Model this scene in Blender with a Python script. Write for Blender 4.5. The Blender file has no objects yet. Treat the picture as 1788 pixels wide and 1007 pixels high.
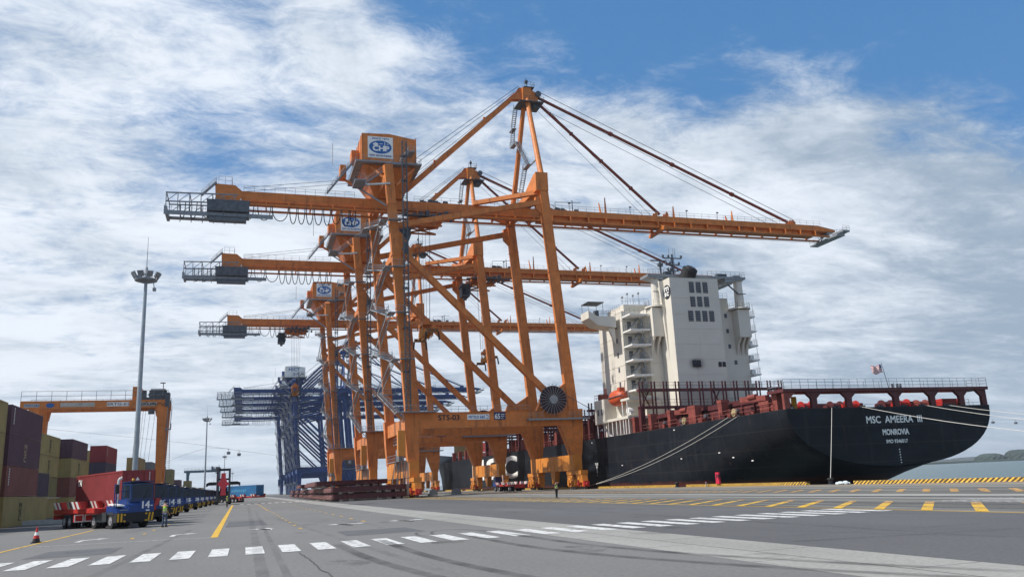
import bpy, bmesh, math, random
from mathutils import Vector, Matrix
random.seed(7)
R = math.radians
sc = bpy.context.scene
COL = sc.collection
V = Vector

# ------------------------------------------------------------------ camera
cd = bpy.data.cameras.new("camera"); cam = bpy.data.objects.new("camera", cd); COL.objects.link(cam)
cd.sensor_width = 36.0; cd.lens = 28.79; cd.clip_start = 0.5; cd.clip_end = 40000
_r = V((0.95185906, -0.30311092, -0.04569578)); _d = V((0.02731248, 0.23234195, -0.97225061)); _f = V((0.30531682, 0.92419748, 0.22943551))
m = Matrix.Identity(4)
for i in range(3):
    m[i][0] = _r[i]; m[i][1] = -_d[i]; m[i][2] = -_f[i]
m[2][3] = 1.9
cam.matrix_world = m
sc.camera = cam

# ------------------------------------------------------------------ world, sun, exposure
SUN_EL, SUN_DIR = 47.5, V((-1.0, 0.04, 0)).normalized()
sun_rot = math.atan2(SUN_DIR.x, SUN_DIR.y)
w = bpy.data.worlds.new("World"); sc.world = w; w.use_nodes = True
nt = w.node_tree; N = nt.nodes; L = nt.links; N.clear()
def nd(t, **k):
    n = N.new(t)
    for a, b in k.items(): setattr(n, a, b)
    return n
def mth(op, a, b=None, c=None, clamp=False):
    n = N.new('ShaderNodeMath'); n.operation = op; n.use_clamp = clamp
    for i, x in enumerate((a, b, c)):
        if x is None: continue
        if isinstance(x, (int, float)): n.inputs[i].default_value = x
        else: L.new(x, n.inputs[i])
    return n.outputs[0]
def sstep(x, lo, hi, a=0.0, b=1.0):
    n = N.new('ShaderNodeMapRange'); n.interpolation_type = 'SMOOTHSTEP'
    L.new(x, n.inputs[0]); n.inputs[1].default_value = lo; n.inputs[2].default_value = hi; n.inputs[3].default_value = a; n.inputs[4].default_value = b
    return n.outputs[0]
def mixc(f, a, b):
    n = N.new('ShaderNodeMix'); n.data_type = 'RGBA'
    if isinstance(f, float): n.inputs[0].default_value = f
    else: L.new(f, n.inputs[0])
    for i, x in ((6, a), (7, b)):
        if isinstance(x, tuple): n.inputs[i].default_value = (*x, 1)
        else: L.new(x, n.inputs[i])
    return n.outputs[2]
out = nd('ShaderNodeOutputWorld'); bg = nd('ShaderNodeBackground'); bg.inputs[1].default_value = 0.1
sky = nd('ShaderNodeTexSky', sky_type='NISHITA', sun_disc=False)
sky.sun_elevation = R(SUN_EL); sky.sun_rotation = sun_rot; sky.air_density = 1.0; sky.dust_density = 0.6; sky.ozone_density = 2.0
tc = nd('ShaderNodeTexCoord')
nrm = nd('ShaderNodeVectorMath', operation='NORMALIZE'); L.new(tc.outputs['Generated'], nrm.inputs[0])
DIR = nrm.outputs[0]
sp = nd('ShaderNodeSeparateXYZ'); L.new(DIR, sp.inputs[0])
zz = mth('MAXIMUM', sp.outputs[2], 0.0); den = mth('ADD', zz, 0.16)
cx = mth('DIVIDE', sp.outputs[0], den); cy = mth('DIVIDE', sp.outputs[1], den)
cmb = nd('ShaderNodeCombineXYZ'); L.new(cx, cmb.inputs[0]); L.new(cy, cmb.inputs[1])
def noise(scale, detail, rough, dist, vec, off=(0, 0, 0), sc3=(1, 1, 1), rot=0.0):
    mp = nd('ShaderNodeMapping'); L.new(vec, mp.inputs[0]); mp.inputs['Location'].default_value = off; mp.inputs['Scale'].default_value = sc3
    mp.inputs['Rotation'].default_value = (0, 0, rot)
    n = nd('ShaderNodeTexNoise'); L.new(mp.outputs[0], n.inputs['Vector'])
    n.inputs['Scale'].default_value = scale; n.inputs['Detail'].default_value = detail; n.inputs['Roughness'].default_value = rough; n.inputs['Distortion'].default_value = dist
    return n.outputs['Fac']
def blob(d, lo, hi, amp):
    dd = V(d).normalized(); n = nd('ShaderNodeVectorMath', operation='DOT_PRODUCT'); L.new(DIR, n.inputs[0]); n.inputs[1].default_value = dd
    return mth('MULTIPLY', sstep(n.outputs['Value'], lo, hi), amp)
wp = nd('ShaderNodeTexNoise'); L.new(cmb.outputs[0], wp.inputs['Vector']); wp.inputs['Scale'].default_value = 1.3; wp.inputs['Detail'].default_value = 3
n1 = noise(0.95, 9, 0.60, 0.5, cmb.outputs[0], (3.1, 1.7, 0), (1.0, 1.35, 1), -0.5)
n2 = noise(3.6, 10, 0.68, 0.35, cmb.outputs[0], (7.3, 2.2, 0), (0.85, 1.15, 1), 0.7)
n3 = noise(1.7, 8, 0.62, 0.5, cmb.outputs[0], (1.4, 8.8, 0), (0.8, 1.6, 1), -0.4)
n4 = noise(12.0, 8, 0.70, 0.8, cmb.outputs[0], (2.3, 5.1, 0), (0.8, 1.3, 1), 0.7)
def add(*a):
    s = a[0]
    for x in a[1:]: s = mth('ADD', s, x)
    return s
SKYB = [((0.491, 0.710, 0.504), .978, .9985, -0.19), ((0.708, 0.586, 0.394), .987, .9995, -0.13), ((0.80, 0.42, 0.43), .95, .999, -0.06), ((0.326, 0.803, 0.499), .990, .9997, -0.10), ((0.196, 0.828, 0.525), .992, .9998, -0.06),
        ((-0.195, 0.955, 0.225), .85, .99, 0.06), ((0.645, 0.702, 0.300), .975, .998, 0.09), ((0.715, 0.678, 0.172), .96, .998, 0.10), ((0.095, 0.857, 0.506), .9955, .9998, 0.09), ((0.382, 0.805, 0.455), .993, .9996, 0.05), ((0.51, 0.76, 0.395), .985, .9995, 0.11), ((0.309, 0.922, 0.232), .93, .998, 0.08)]
cov = add(mth('MULTIPLY', n1, 0.42), mth('MULTIPLY', n2, 0.46), mth('MULTIPLY', n4, 0.22), *[blob(*b) for b in SKYB])
cov = add(cov, sstep(sp.outputs[2], 0.02, 0.42, 0.17, 0.02))
mask = sstep(cov, 0.46, 0.71)
shade = add(mth('MULTIPLY', n3, 0.80), mth('MULTIPLY', n2, 0.42), mth('MULTIPLY', n4, 0.20), blob((0.715, 0.678, 0.172), .955, .999, -0.12), blob((0.619, 0.755, 0.214), .985, .9995, 0.13), blob((-0.3, 0.9, 0.25), .85, .99, 0.10), blob((0.167, 0.902, 0.398), .95, .998, 0.06))
shf = sstep(shade, 0.52, 0.92)
cloudc = mixc(shf, (2.7, 3.45, 4.4), (6.7, 7.2, 7.9))
hz = sstep(sp.outputs[2], 0.0, 0.16, 0.42, 0.0)
blue = mixc(0.65, sky.outputs[0], (0.5, 2.0, 4.6))
c1 = mixc(mask, blue, cloudc)
c2 = mixc(hz, c1, (4.2, 5.1, 6.0))
L.new(c2, bg.inputs[0]); L.new(bg.outputs[0], out.inputs[0])

sd = bpy.data.lights.new("sun", 'SUN'); sd.energy = 4.2; sd.angle = R(0.5); sd.color = (1.0, 0.95, 0.88)
so = bpy.data.objects.new("sun", sd); COL.objects.link(so)
sv = V((SUN_DIR.x * math.cos(R(SUN_EL)), SUN_DIR.y * math.cos(R(SUN_EL)), math.sin(R(SUN_EL))))
so.rotation_euler = (-sv).to_track_quat('-Z', 'Y').to_euler(); so.location = (0, 0, 300)
vs = sc.view_settings; vs.view_transform = 'Standard'; vs.look = 'None'; vs.exposure = 0.36; vs.gamma = 1.0; vs.use_curve_mapping = False
sc.cycles.max_bounces = 5; sc.cycles.diffuse_bounces = 3; sc.cycles.glossy_bounces = 2; sc.cycles.transparent_max_bounces = 8

# ------------------------------------------------------------------ materials
MATS = {}
def mat(name, col, rough=0.6, metal=0.0, dirt=0.25, dscale=1.5, stain=None, streak=0.0, alpha=None, bump=0.0, spec=0.4):
    if name in MATS: return MATS[name]
    M = bpy.data.materials.new(name); M.use_nodes = True; MATS[name] = M
    t = M.node_tree; b = t.nodes['Principled BSDF']
    b.inputs['Roughness'].default_value = rough; b.inputs['Metallic'].default_value = metal
    b.inputs['Specular IOR Level'].default_value = spec
    def lk(a, c): t.links.new(a, c)
    co = t.nodes.new('ShaderNodeTexCoord')
    def nz(scale, det, sc3=(1, 1, 1)):
        mp = t.nodes.new('ShaderNodeMapping'); mp.inputs['Scale'].default_value = sc3; lk(co.outputs['Object'], mp.inputs[0])
        n = t.nodes.new('ShaderNodeTexNoise'); n.inputs['Scale'].default_value = scale; n.inputs['Detail'].default_value = det; n.inputs['Roughness'].default_value = 0.62
        lk(mp.outputs[0], n.inputs['Vector']); return n.outputs['Fac']
    def ramp(x, lo, hi):
        n = t.nodes.new('ShaderNodeMapRange'); lk(x, n.inputs[0]); n.inputs[1].default_value = lo; n.inputs[2].default_value = hi; return n.outputs[0]
    def mx(f, a, c):
        n = t.nodes.new('ShaderNodeMix'); n.data_type = 'RGBA'; lk(f, n.inputs[0])
        for i, x in ((6, a), (7, c)):
            if isinstance(x, tuple): n.inputs[i].default_value = (*x, 1)
            else: lk(x, n.inputs[i])
        return n.outputs[2]
    dk = tuple(c * (1 - dirt) for c in col); lt = tuple(min(1, c * (1 + dirt * 0.5)) for c in col)
    c = mx(ramp(nz(dscale, 6), 0.3, 0.7), dk, lt)
    if streak:
        st = ramp(nz(dscale * 1.4, 5, (1, 1, 0.12)), 0.55, 0.75)
        k = t.nodes.new('ShaderNodeMath'); k.operation = 'MULTIPLY'; lk(st, k.inputs[0]); k.inputs[1].default_value = streak
        c = mx(k.outputs[0], c, stain or tuple(x * 0.45 for x in col))
    lk(c, b.inputs['Base Color'])
    if bump:
        bp = t.nodes.new('ShaderNodeBump'); bp.inputs['Strength'].default_value = bump; lk(nz(dscale * 6, 5), bp.inputs['Height']); lk(bp.outputs[0], b.inputs['Normal'])
    if alpha is not None:
        a = t.nodes.new('ShaderNodeMath'); a.operation = 'MULTIPLY'; lk(ramp(nz(alpha[1], 6), alpha[2], alpha[3]), a.inputs[0]); a.inputs[1].default_value = alpha[0]
        lk(a.outputs[0], b.inputs['Alpha'])
    return M
ORANGE = mat('orange_paint', (0.60, 0.190, 0.040), 0.55, 0, 0.24, 0.8, (0.17, 0.06, 0.025), 0.85)
ORANGE2 = mat('bright_orange_paint', (0.62, 0.225, 0.032), 0.5, 0, 0.16, 0.5, (0.3, 0.1, 0.02), 0.5)
REDSTAY = mat('red_brown_stay', (0.20, 0.045, 0.03), 0.5, 0, 0.2)
GREY = mat('galvanised_grey', (0.25, 0.27, 0.29), 0.5, 0.2, 0.3, 2)
DGREY = mat('dark_grey_steel', (0.085, 0.095, 0.11), 0.5, 0.1, 0.35, 1.2)
BLACK = mat('black_rubber', (0.018, 0.018, 0.02), 0.7, 0, 0.3, 3)
REDP = mat('red_paint', (0.42, 0.03, 0.025), 0.45, 0, 0.25, 1.5, None, 0.3)
MAROON = mat('maroon_steel', (0.10, 0.022, 0.024), 0.6, 0, 0.35, 0.9, (0.05, 0.02, 0.015), 0.5)
REDDECK = mat('red_oxide_steel', (0.23, 0.055, 0.042), 0.6, 0, 0.35, 0.9, (0.1, 0.03, 0.02), 0.5)
WHITE = mat('white_paint', (0.78, 0.77, 0.74), 0.5, 0, 0.08, 1)
LETTER = mat('white_lettering', (0.80, 0.80, 0.77), 0.6, 0, 0.06, 2)
SIGNB = mat('sign_blue', (0.02, 0.12, 0.36), 0.5, 0, 0.08)
SIGND = mat('sign_dark', (0.02, 0.02, 0.03), 0.6, 0, 0.1)
BLUEC = mat('navy_crane_paint', (0.018, 0.052, 0.18), 0.5, 0, 0.25, 0.3, (0.03, 0.04, 0.07), 0.4)
TRUCKB = mat('truck_blue', (0.012, 0.045, 0.19), 0.35, 0, 0.2, 1.5)
CABIN = mat('cab_blue', (0.010, 0.030, 0.10), 0.35, 0, 0.2, 1.5)
GLASS = mat('dark_glass', (0.010, 0.020, 0.036), 0.15, 0, 0.3, 1.2, spec=0.35)
YEL = mat('yellow_paint', (0.62, 0.36, 0.02), 0.6, 0, 0.2, 2)
CREAM = mat('cream_ship_paint', (0.62, 0.585, 0.51), 0.55, 0, 0.07, 0.25, (0.33, 0.29, 0.23), 0.30)
HIVIS = mat('hivis_yellow', (0.42, 0.62, 0.03), 0.7, 0, 0.1, 5)
SKIN = mat('skin', (0.42, 0.24, 0.16), 0.6, 0, 0.1)
JEANS = mat('denim', (0.05, 0.075, 0.13), 0.8, 0, 0.2, 8)
DARKC = mat('dark_cloth', (0.012, 0.013, 0.016), 0.8, 0, 0.2, 8)
ROPE = mat('mooring_rope', (0.62, 0.60, 0.55), 0.8, 0, 0.15, 4)
WIRE = mat('steel_wire', (0.08, 0.08, 0.085), 0.5, 0.3, 0.1)
SILVER = mat('bare_metal', (0.5, 0.5, 0.5), 0.35, 0.8, 0.2, 3)

# ------------------------------------------------------------------ mesh builder
class MB:
    def __init__(s): s.v = []; s.f = []; s.mi = []; s.k = 0
    def _add(s, vs, fs):
        o = len(s.v); s.v += [tuple(x) for x in vs]
        for f in fs: s.f.append([i + o for i in f]); s.mi.append(s.k)
        return s
    def box(s, x0, x1, y0, y1, z0, z1):
        return s._add([(x0,y0,z0),(x1,y0,z0),(x1,y1,z0),(x0,y1,z0),(x0,y0,z1),(x1,y0,z1),(x1,y1,z1),(x0,y1,z1)],
                      [(0,3,2,1),(4,5,6,7),(0,1,5,4),(1,2,6,5),(2,3,7,6),(3,0,4,7)])
    def beam(s, p, q, w, h, up=(0,0,1), w1=None, h1=None):
        p = V(p); q = V(q); d = (q - p).normalized(); up = V(up)
        if abs(d.dot(up)) > 0.98: up = V((0,1,0)) if abs(d.y) < 0.9 else V((1,0,0))
        a = d.cross(up).normalized(); b = a.cross(d).normalized()
        w1 = w if w1 is None else w1; h1 = h if h1 is None else h1
        vs = []
        for c, ww, hh in ((p, w, h), (q, w1, h1)):
            for sx, sy in ((-1,-1),(1,-1),(1,1),(-1,1)): vs.append(c + a*(sx*ww/2) + b*(sy*hh/2))
        return s._add(vs, [(0,3,2,1),(4,5,6,7),(0,1,5,4),(1,2,6,5),(2,3,7,6),(3,0,4,7)])
    def tube(s, p, q, r, r1=None, n=6):
        p = V(p); q = V(q); d = (q - p)
        if d.length < 1e-6: return s
        d.normalize(); r1 = r if r1 is None else r1
        up = V((0,0,1)) if abs(d.z) < 0.9 else V((1,0,0))
        a = d.cross(up).normalized(); b = d.cross(a)
        vs = [c + (a*math.cos(2*math.pi*i/n) + b*math.sin(2*math.pi*i/n))*rr for c, rr in ((p, r), (q, r1)) for i in range(n)]
        return s._add(vs, [(i, (i+1)%n, n+(i+1)%n, n+i) for i in range(n)] + [tuple(range(n-1,-1,-1)), tuple(range(n, 2*n))])
    def path(s, pts, r, n=4):
        for a, b in zip(pts, pts[1:]): s.tube(a, b, r, n=n)
        return s
    def prism(s, pts, o, ax, ay, ext):
        o = V(o); ax = V(ax); ay = V(ay); e = V(ext); n = len(pts)
        p = [o + ax*a + ay*b for a, b in pts]
        return s._add(p + [x + e for x in p], [tuple(range(n-1,-1,-1)), tuple(range(n,2*n))] + [(i,(i+1)%n,n+(i+1)%n,n+i) for i in range(n)])
    def loft(s, secs, closed=True, cap=True):
        n = len(secs[0]); o = len(s.v); vs = [p for q in secs for p in q]; fs = []
        for k in range(len(secs)-1):
            for i in range(n if closed else n-1):
                j = (i+1) % n; fs.append((k*n+i, k*n+j, (k+1)*n+j, (k+1)*n+i))
        if cap: fs += [tuple(range(n-1,-1,-1)), tuple(range((len(secs)-1)*n, len(secs)*n))]
        return s._add(vs, fs)
    def disc(s, c, ax, r, t, n=24, r2=None):
        c = V(c); ax = V(ax).normalized(); return s.tube(c - ax*t/2, c + ax*t/2, r, r2, n)
    def sphere(s, c, rx, ry, rz, n=10, m=6):
        c = V(c); secs = []
        for k in range(1, m):
            a = math.pi*k/m; secs.append([c + V((rx*math.sin(a)*math.cos(2*math.pi*i/n), ry*math.sin(a)*math.sin(2*math.pi*i/n), -rz*math.cos(a))) for i in range(n)])
        return s.loft(secs)
    def rail(s, pts, h=1.1, sp=1.6, r=0.035, mid=1, n=3):
        up = V((0,0,1))
        for a, b in zip(pts, pts[1:]):
            a = V(a); b = V(b)
            for k in range(mid+1): s.tube(a + up*h*(1 - k/(mid+1)), b + up*h*(1 - k/(mid+1)), r, n=n)
            m = max(1, round((b-a).length/sp))
            for i in range(m+1):
                p = a.lerp(b, i/m); s.tube(p, p + up*h, r, n=n)
        return s
    def stair(s, p, q, w=0.9, side=(0,1,0), rail=True, st=0.4):
        p = V(p); q = V(q); sd = V(side).normalized()*w/2; up = V((0,0,1))
        for g in (-1, 1):
            s.beam(p + sd*g, q + sd*g, 0.06, 0.25)
            if rail:
                for h in (0.55, 1.0): s.tube(p + sd*g + up*h, q + sd*g + up*h, 0.03, n=3)
                m = max(2, int((q-p).length/1.6))
                for i in range(m+1):
                    c = p.lerp(q, i/m) + sd*g; s.tube(c, c + up*1.0, 0.03, n=3)
        m = max(3, int((q-p).length/st))
        d = (q-p).normalized(); hd = V((d.x, d.y, 0)); hd = hd.normalized() if hd.length > 0.01 else V((1,0,0))
        for i in range(m+1):
            c = p.lerp(q, i/m); s.beam(c - sd, c + sd, 0.24, 0.04)
        return s
    def build(s, name, material, parent=None, smooth=False):
        me = bpy.data.meshes.new(name); me.from_pydata(s.v, [], s.f)
        ms = material if isinstance(material, (list, tuple)) else [material]
        for x in ms: me.materials.append(x)
        if len(ms) > 1: me.polygons.foreach_set('material_index', s.mi)
        bm = bmesh.new(); bm.from_mesh(me); bmesh.ops.recalc_face_normals(bm, faces=bm.faces); bm.to_mesh(me); bm.free()
        if smooth: me.polygons.foreach_set('use_smooth', [True]*len(me.polygons))
        me.update()
        o = bpy.data.objects.new(name, me); COL.objects.link(o)
        if parent: o.parent = parent
        return o
_tc = {}
def glyphs(body):
    if body not in _tc:
        cu = bpy.data.curves.new('text', 'FONT'); cu.body = body; cu.resolution_u = 3; ob = bpy.data.objects.new('text', cu)
        me = bpy.data.meshes.new_from_object(ob); vs = [v.co.copy() for v in me.vertices]; fs = [tuple(p.vertices) for p in me.polygons]
        x0 = min(v.x for v in vs); x1 = max(v.x for v in vs); y0 = min(v.y for v in vs); y1 = max(v.y for v in vs)
        _tc[body] = ([((v.x-x0)/(x1-x0), (v.y-y0)/(y1-y0)) for v in vs], fs)
        bpy.data.objects.remove(ob); bpy.data.curves.remove(cu); bpy.data.meshes.remove(me)
    return _tc[body]
def text(mb, body, o, right, up, w, h, bold=0.0):
    """letters filling a w x h box whose lower left corner is o"""
    g, fs = glyphs(body); o = V(o); r = V(right).normalized(); u = V(up).normalized(); nn = r.cross(u)
    for k, (dx, dy) in enumerate(((0,0),(bold,0),(0,bold),(bold,bold)) if bold else ((0,0),)):
        mb._add([o + r*(a*w + dx) + u*(b*h + dy) + nn*0.002*k for a, b in g], fs)
    return mb
def tag(o, label=None, cat=None, group=None, kind=None):
    if label: o['label'] = label
    if cat: o['category'] = cat
    if group: o['group'] = group
    if kind: o['kind'] = kind
    return o
def thing(name, label, cat, loc=(0,0,0), rz=0.0, group=None):
    o = bpy.data.objects.new(name, None); COL.objects.link(o); o.location = loc; o.rotation_euler = (0,0,rz); o.empty_display_size = 0.5
    return tag(o, label, cat, group)
def kids(o): return [c for c in COL.objects if c.parent == o]
def dup(o, parent=None):
    c = o.copy(); COL.objects.link(c)
    if parent: c.parent = parent
    for ch in kids(o): dup(ch, c)
    return c
def P(X, Y, Z): return V((X, Y, Z))

# ------------------------------------------------------------------ setting: ground, markings, water, hills
def gmat(name, c0, c1, scale, rough=0.85, fine=8.0, bump=0.15, third=None):
    M = bpy.data.materials.new(name); M.use_nodes = True; t = M.node_tree; b = t.nodes['Principled BSDF']; b.inputs['Roughness'].default_value = rough
    b.inputs['Specular IOR Level'].default_value = 0.25
    co = t.nodes.new('ShaderNodeTexCoord')
    def nz(s, det, sc3=(1,1,1)):
        mp = t.nodes.new('ShaderNodeMapping'); mp.inputs['Scale'].default_value = sc3; t.links.new(co.outputs['Object'], mp.inputs[0])
        n = t.nodes.new('ShaderNodeTexNoise'); n.inputs['Scale'].default_value = s; n.inputs['Detail'].default_value = det; n.inputs['Roughness'].default_value = 0.65
        t.links.new(mp.outputs[0], n.inputs['Vector']); return n.outputs['Fac']
    def mr(x, lo, hi):
        n = t.nodes.new('ShaderNodeMapRange'); t.links.new(x, n.inputs[0]); n.inputs[1].default_value = lo; n.inputs[2].default_value = hi; return n.outputs[0]
    def mx(f, a, c, bl='MIX'):
        n = t.nodes.new('ShaderNodeMix'); n.data_type = 'RGBA'; n.blend_type = bl
        if isinstance(f, float): n.inputs[0].default_value = f
        else: t.links.new(f, n.inputs[0])
        for i, x in ((6, a), (7, c)):
            if isinstance(x, tuple): n.inputs[i].default_value = (*x, 1)
            else: t.links.new(x, n.inputs[i])
        return n.outputs[2]
    c = mx(mr(nz(scale, 7, (1.0, 0.35, 1)), 0.3, 0.7), c0, c1)
    g = mx(mr(nz(fine, 8), 0.25, 0.75), (0.55, 0.55, 0.55), (1.3, 1.3, 1.3)); c = mx(0.6, c, mx(1.0, c, g, 'MULTIPLY'))
    if third:
        c = mx(mr(nz(third[0], 4, third[3]), third[1], third[2]), c, third[4])
    t.links.new(c, b.inputs['Base Color'])
    bp = t.nodes.new('ShaderNodeBump'); bp.inputs['Strength'].default_value = bump; bp.inputs['Distance'].default_value = 0.02
    t.links.new(nz(fine*4, 4), bp.inputs['Height']); t.links.new(bp.outputs[0], b.inputs['Normal'])
    return M
ASPH = gmat('asphalt', (0.145, 0.142, 0.136), (0.195, 0.191, 0.183), 0.09, third=(0.35, 0.60, 0.72, (1, 0.08, 1), (0.115, 0.115, 0.12)))
ASPD = gmat('dark_asphalt', (0.092, 0.092, 0.094), (0.124, 0.123, 0.124), 0.10, third=(0.25, 0.60, 0.75, (0.5, 0.10, 1), (0.15, 0.15, 0.155)))
CONC = gmat('concrete', (0.25, 0.245, 0.225), (0.34, 0.33, 0.305), 0.22, third=(0.5, 0.62, 0.74, (1, 0.08, 1), (0.19, 0.185, 0.175)))
TANC = gmat('tan_concrete', (0.24, 0.20, 0.15), (0.32, 0.27, 0.20), 0.2)
YARD = gmat('yard_paving', (0.10, 0.10, 0.103), (0.15, 0.15, 0.15), 0.12)
APRON = gmat('apron_paving', (0.090, 0.086, 0.078), (0.135, 0.130, 0.118), 0.2, third=(0.9, 0.52, 0.66, (1.2, 0.05, 1), (0.24, 0.235, 0.21)))
WLINE = mat('road_white', (0.60, 0.60, 0.58), 0.8, 0, 0.34, 2.2, alpha=(1.0, 3.5, 0.33, 0.44))
YLINE = mat('road_yellow', (0.62, 0.375, 0.045), 0.8, 0, 0.28, 1.8, alpha=(1.0, 3.0, 0.32, 0.42))
YLINE2 = mat('road_yellow_worn', (0.50, 0.29, 0.10), 0.8, 0, 0.3, 1.4, alpha=(1.0, 3.0, 0.36, 0.50))
TYRE = mat('tyre_rubber_mark', (0.035, 0.035, 0.038), 0.9, 0, 0.2, 1, alpha=(0.50, 0.5, 0.30, 0.66))
FAINT = mat('faint_tyre_mark', (0.06, 0.06, 0.063), 0.9, 0, 0.2, 1, alpha=(0.22, 0.35, 0.36, 0.7))
CRACK = mat('crack_tar', (0.065, 0.064, 0.062), 0.9, 0, 0.2, 1)
def sheet(name, x0, x1, y0, y1, z, m, ny=1):
    b = MB(); ys = [y0 + (y1-y0)*i/ny for i in range(ny+1)]
    for a, c in zip(ys, ys[1:]): b._add([(x0,a,z),(x1,a,z),(x1,c,z),(x0,c,z)], [(0,1,2,3)])
    return tag(b.build(name, m), kind='structure')
b = MB(); b._add([(-9000,-300,0),(62.6,-300,0),(62.6,9000,0),(-9000,9000,0),(62.6,-300,-9),(62.6,9000,-9)], [(0,1,2,3),(1,4,5,2)])
tag(b.build('ground', ASPH), kind='structure')
sheet('container_yard', -600, -15.5, -100, 2500, 0.004, YARD)
sheet('concrete_strip', 10.4, 11.78, -60, 900, 0.004, CONC, 40); sheet('concrete_strip', 11.84, 13.5, -60, 900, 0.004, CONC, 40)
sheet('road', 13.52, 26.3, -60, 900, 0.004, ASPD, 20)
sheet('quay_apron', 26.3, 56.5, -80, 900, 0.004, APRON, 20)
sheet('quay_edge', 56.5, 62.55, -80, 900, 0.004, TANC, 20)
b = MB()
def band(x0, x1, z=0.008, y0=-60, y1=900): b._add([(x0,y0,z),(x1,y0,z),(x1,y1,z),(x0,y1,z)], [(0,1,2,3)])
for x0, x1 in ((35.3,36.3),(38.3,40.4),(51.4,52.4),(46.4,46.8),(54.6,55.3),(33.6,33.9)): band(x0, x1)
tag(b.build('concrete_bands', CONC), kind='structure')
b = MB()
for x0, x1 in ((28.44,28.56),(58.94,59.06),(30.9,31.0),(37.2,37.3)): b.box(x0, x1, -60, 900, 0.004, 0.024)
tag(b.build('crane_rails', DGREY), kind='structure')
# crosswalk
b = MB()
for k in range(-11, 24):
    x = -0.73 + 1.15*k
    if 10.2 < x < 10.6: pass
    b._add([(x-0.30,29.1,0.013),(x+0.30,29.1,0.013),(x+0.30,33.1,0.013),(x-0.30,33.1,0.013)], [(0,1,2,3)])
tag(b.build('crosswalk_stripes', WLINE), kind='structure')
b = MB()
def q4(b, x0, x1, y0, y1, z=0.010, sk=0.0): b._add([(x0,y0,z),(x1,y0,z),(x1+sk,y1,z),(x0+sk,y1,z)], [(0,1,2,3)])
q4(b, -9.75, -9.58, 36, 64); q4(b, -1.42, -1.10, 42.6, 175, sk=-0.7)
for i in range(16): q4(b, 2.88-0.015*i, 3.05-0.015*i, 46.5+5.1*i, 47.6+5.1*i)
q4(b, 2.62, 2.70, 100, 190)
for i in range(16): q4(b, 6.9-0.01*i, 7.1-0.01*i, 51.5+6*i, 52.7+6*i)
for i in range(7): q4(b, -5.35+0.02*i, -5.2+0.02*i, 46.4+5.2*i, 47.5+5.2*i)
q4(b, 26.35, 26.52, 12, 330, 0.012)
tag(b.build('yellow_lines', YLINE), kind='structure')
b = MB(); b._add([(-10,44.45,0.010),(-1.45,42.75,0.010),(-1.45,42.87,0.010),(-10,44.57,0.010)], [(0,1,2,3)])
for i in range(14): q4(b, -0.6+1.35*i, 0.1+1.35*i, 176, 182)
def arrow(x, y, s=1, L_=2.6):
    pts = [(-0.12,0),(0.12,0),(0.12,L_*0.55),(s*0.62,L_*0.80),(s*0.62,L_*0.66),(s*1.15,L_*0.95),(s*0.55,L_*1.18),(s*0.58,L_*1.02),(-0.12,L_*0.72)]
    b._add([(x+p, y+q_, 0.011) for p, q_ in pts], [tuple(range(len(pts)))])
def straight(x, y, L_=3.4):
    pts = [(-0.1,0),(0.1,0),(0.1,L_*.6),(0.36,L_*.6),(0,L_),(-0.36,L_*.6),(-0.1,L_*.6)]
    b._add([(x+p, y+q_, 0.011) for p, q_ in pts], [tuple(range(len(pts)))])
arrow(-7.7, 46.3, 1); arrow(-3.4, 46.4, 1, 2.4); straight(1.35, 47.0, 3.2); arrow(1.4, 47.3, -1, 2.2)
for x, y in ((5.7, 47.3), (9.2, 47.6)):
    for s in (-1, 1): arrow(x, y, s, 2.2)
tag(b.build('white_lines', WLINE), kind='structure')
b = MB(); b2 = MB()
for i in range(-2, 66):
    y = 24.85 + 2.74*i
    def dg(mb, x0, x1, w_): mb._add([(x0,y+(x0-26.6),0.014),(x1,y+(x1-26.6),0.014),(x1,y+(x1-26.6)+w_,0.014),(x0,y+(x0-26.6)+w_,0.014)],[(0,1,2,3)])
    dg(b, 26.6, 30.85, 0.62); dg(b2, 31.0, 32.5, 0.60)
for i in range(-4, 60):
    y = 32.75 + 2.42*i; b2._add([(43.25,y,0.014),(48.1,y+4.9,0.014),(48.1,y+5.6,0.014),(43.25,y+0.68,0.014)],[(0,1,2,3)])
tag(b.build('yellow_hatching', YLINE), kind='structure'); tag(b2.build('worn_yellow_hatching', YLINE2), kind='structure')
b = MB()
for i in range(60):
    y = 20 + 0.62*i
    if y < 34: q4(b, 32.6, 36.4, y, y+0.16, 0.014)
tag(b.build('white_hatching', WLINE), kind='structure')
# tyre marks and cracks, thin sheets that follow their wheel tracks
def track(mb, pts, w, z):
    pts = [V((*p, z)) for p in pts]; ed = []
    for i, p in enumerate(pts):
        d = (pts[min(i+1, len(pts)-1)] - pts[max(i-1, 0)]).normalized(); n_ = V((-d.y, d.x, 0)); ed.append((p - n_*w/2, p + n_*w/2))
    for (a, c), (e, f) in zip(ed, ed[1:]): mb._add([a, c, f, e], [(0,1,2,3)])
def arc(cx_, cy_, r, a0, a1, n=24, ey=1.0): return [(cx_ + r*math.cos(R(a0+(a1-a0)*i/n)), cy_ + ey*r*math.sin(R(a0+(a1-a0)*i/n))) for i in range(n+1)]
b = MB()
track(b, [(3.2+0.02*i+5.5*math.exp(-((i-30)/14)**2)*0 + 0.0042*(i-8)**2*(1 if i > 8 else 0.2), 31.5-0.75*i) for i in range(28)], 0.34, 0.017)
track(b, [(4.9+0.0042*(i-8)**2*(1 if i > 8 else 0.2), 32-0.75*i) for i in range(28)], 0.34, 0.018)
track(b, [(9.6+0.010*(i-6)**2*(1 if i > 6 else 0.1), 30.5-0.8*i) for i in range(26)], 0.32, 0.019)
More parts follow.
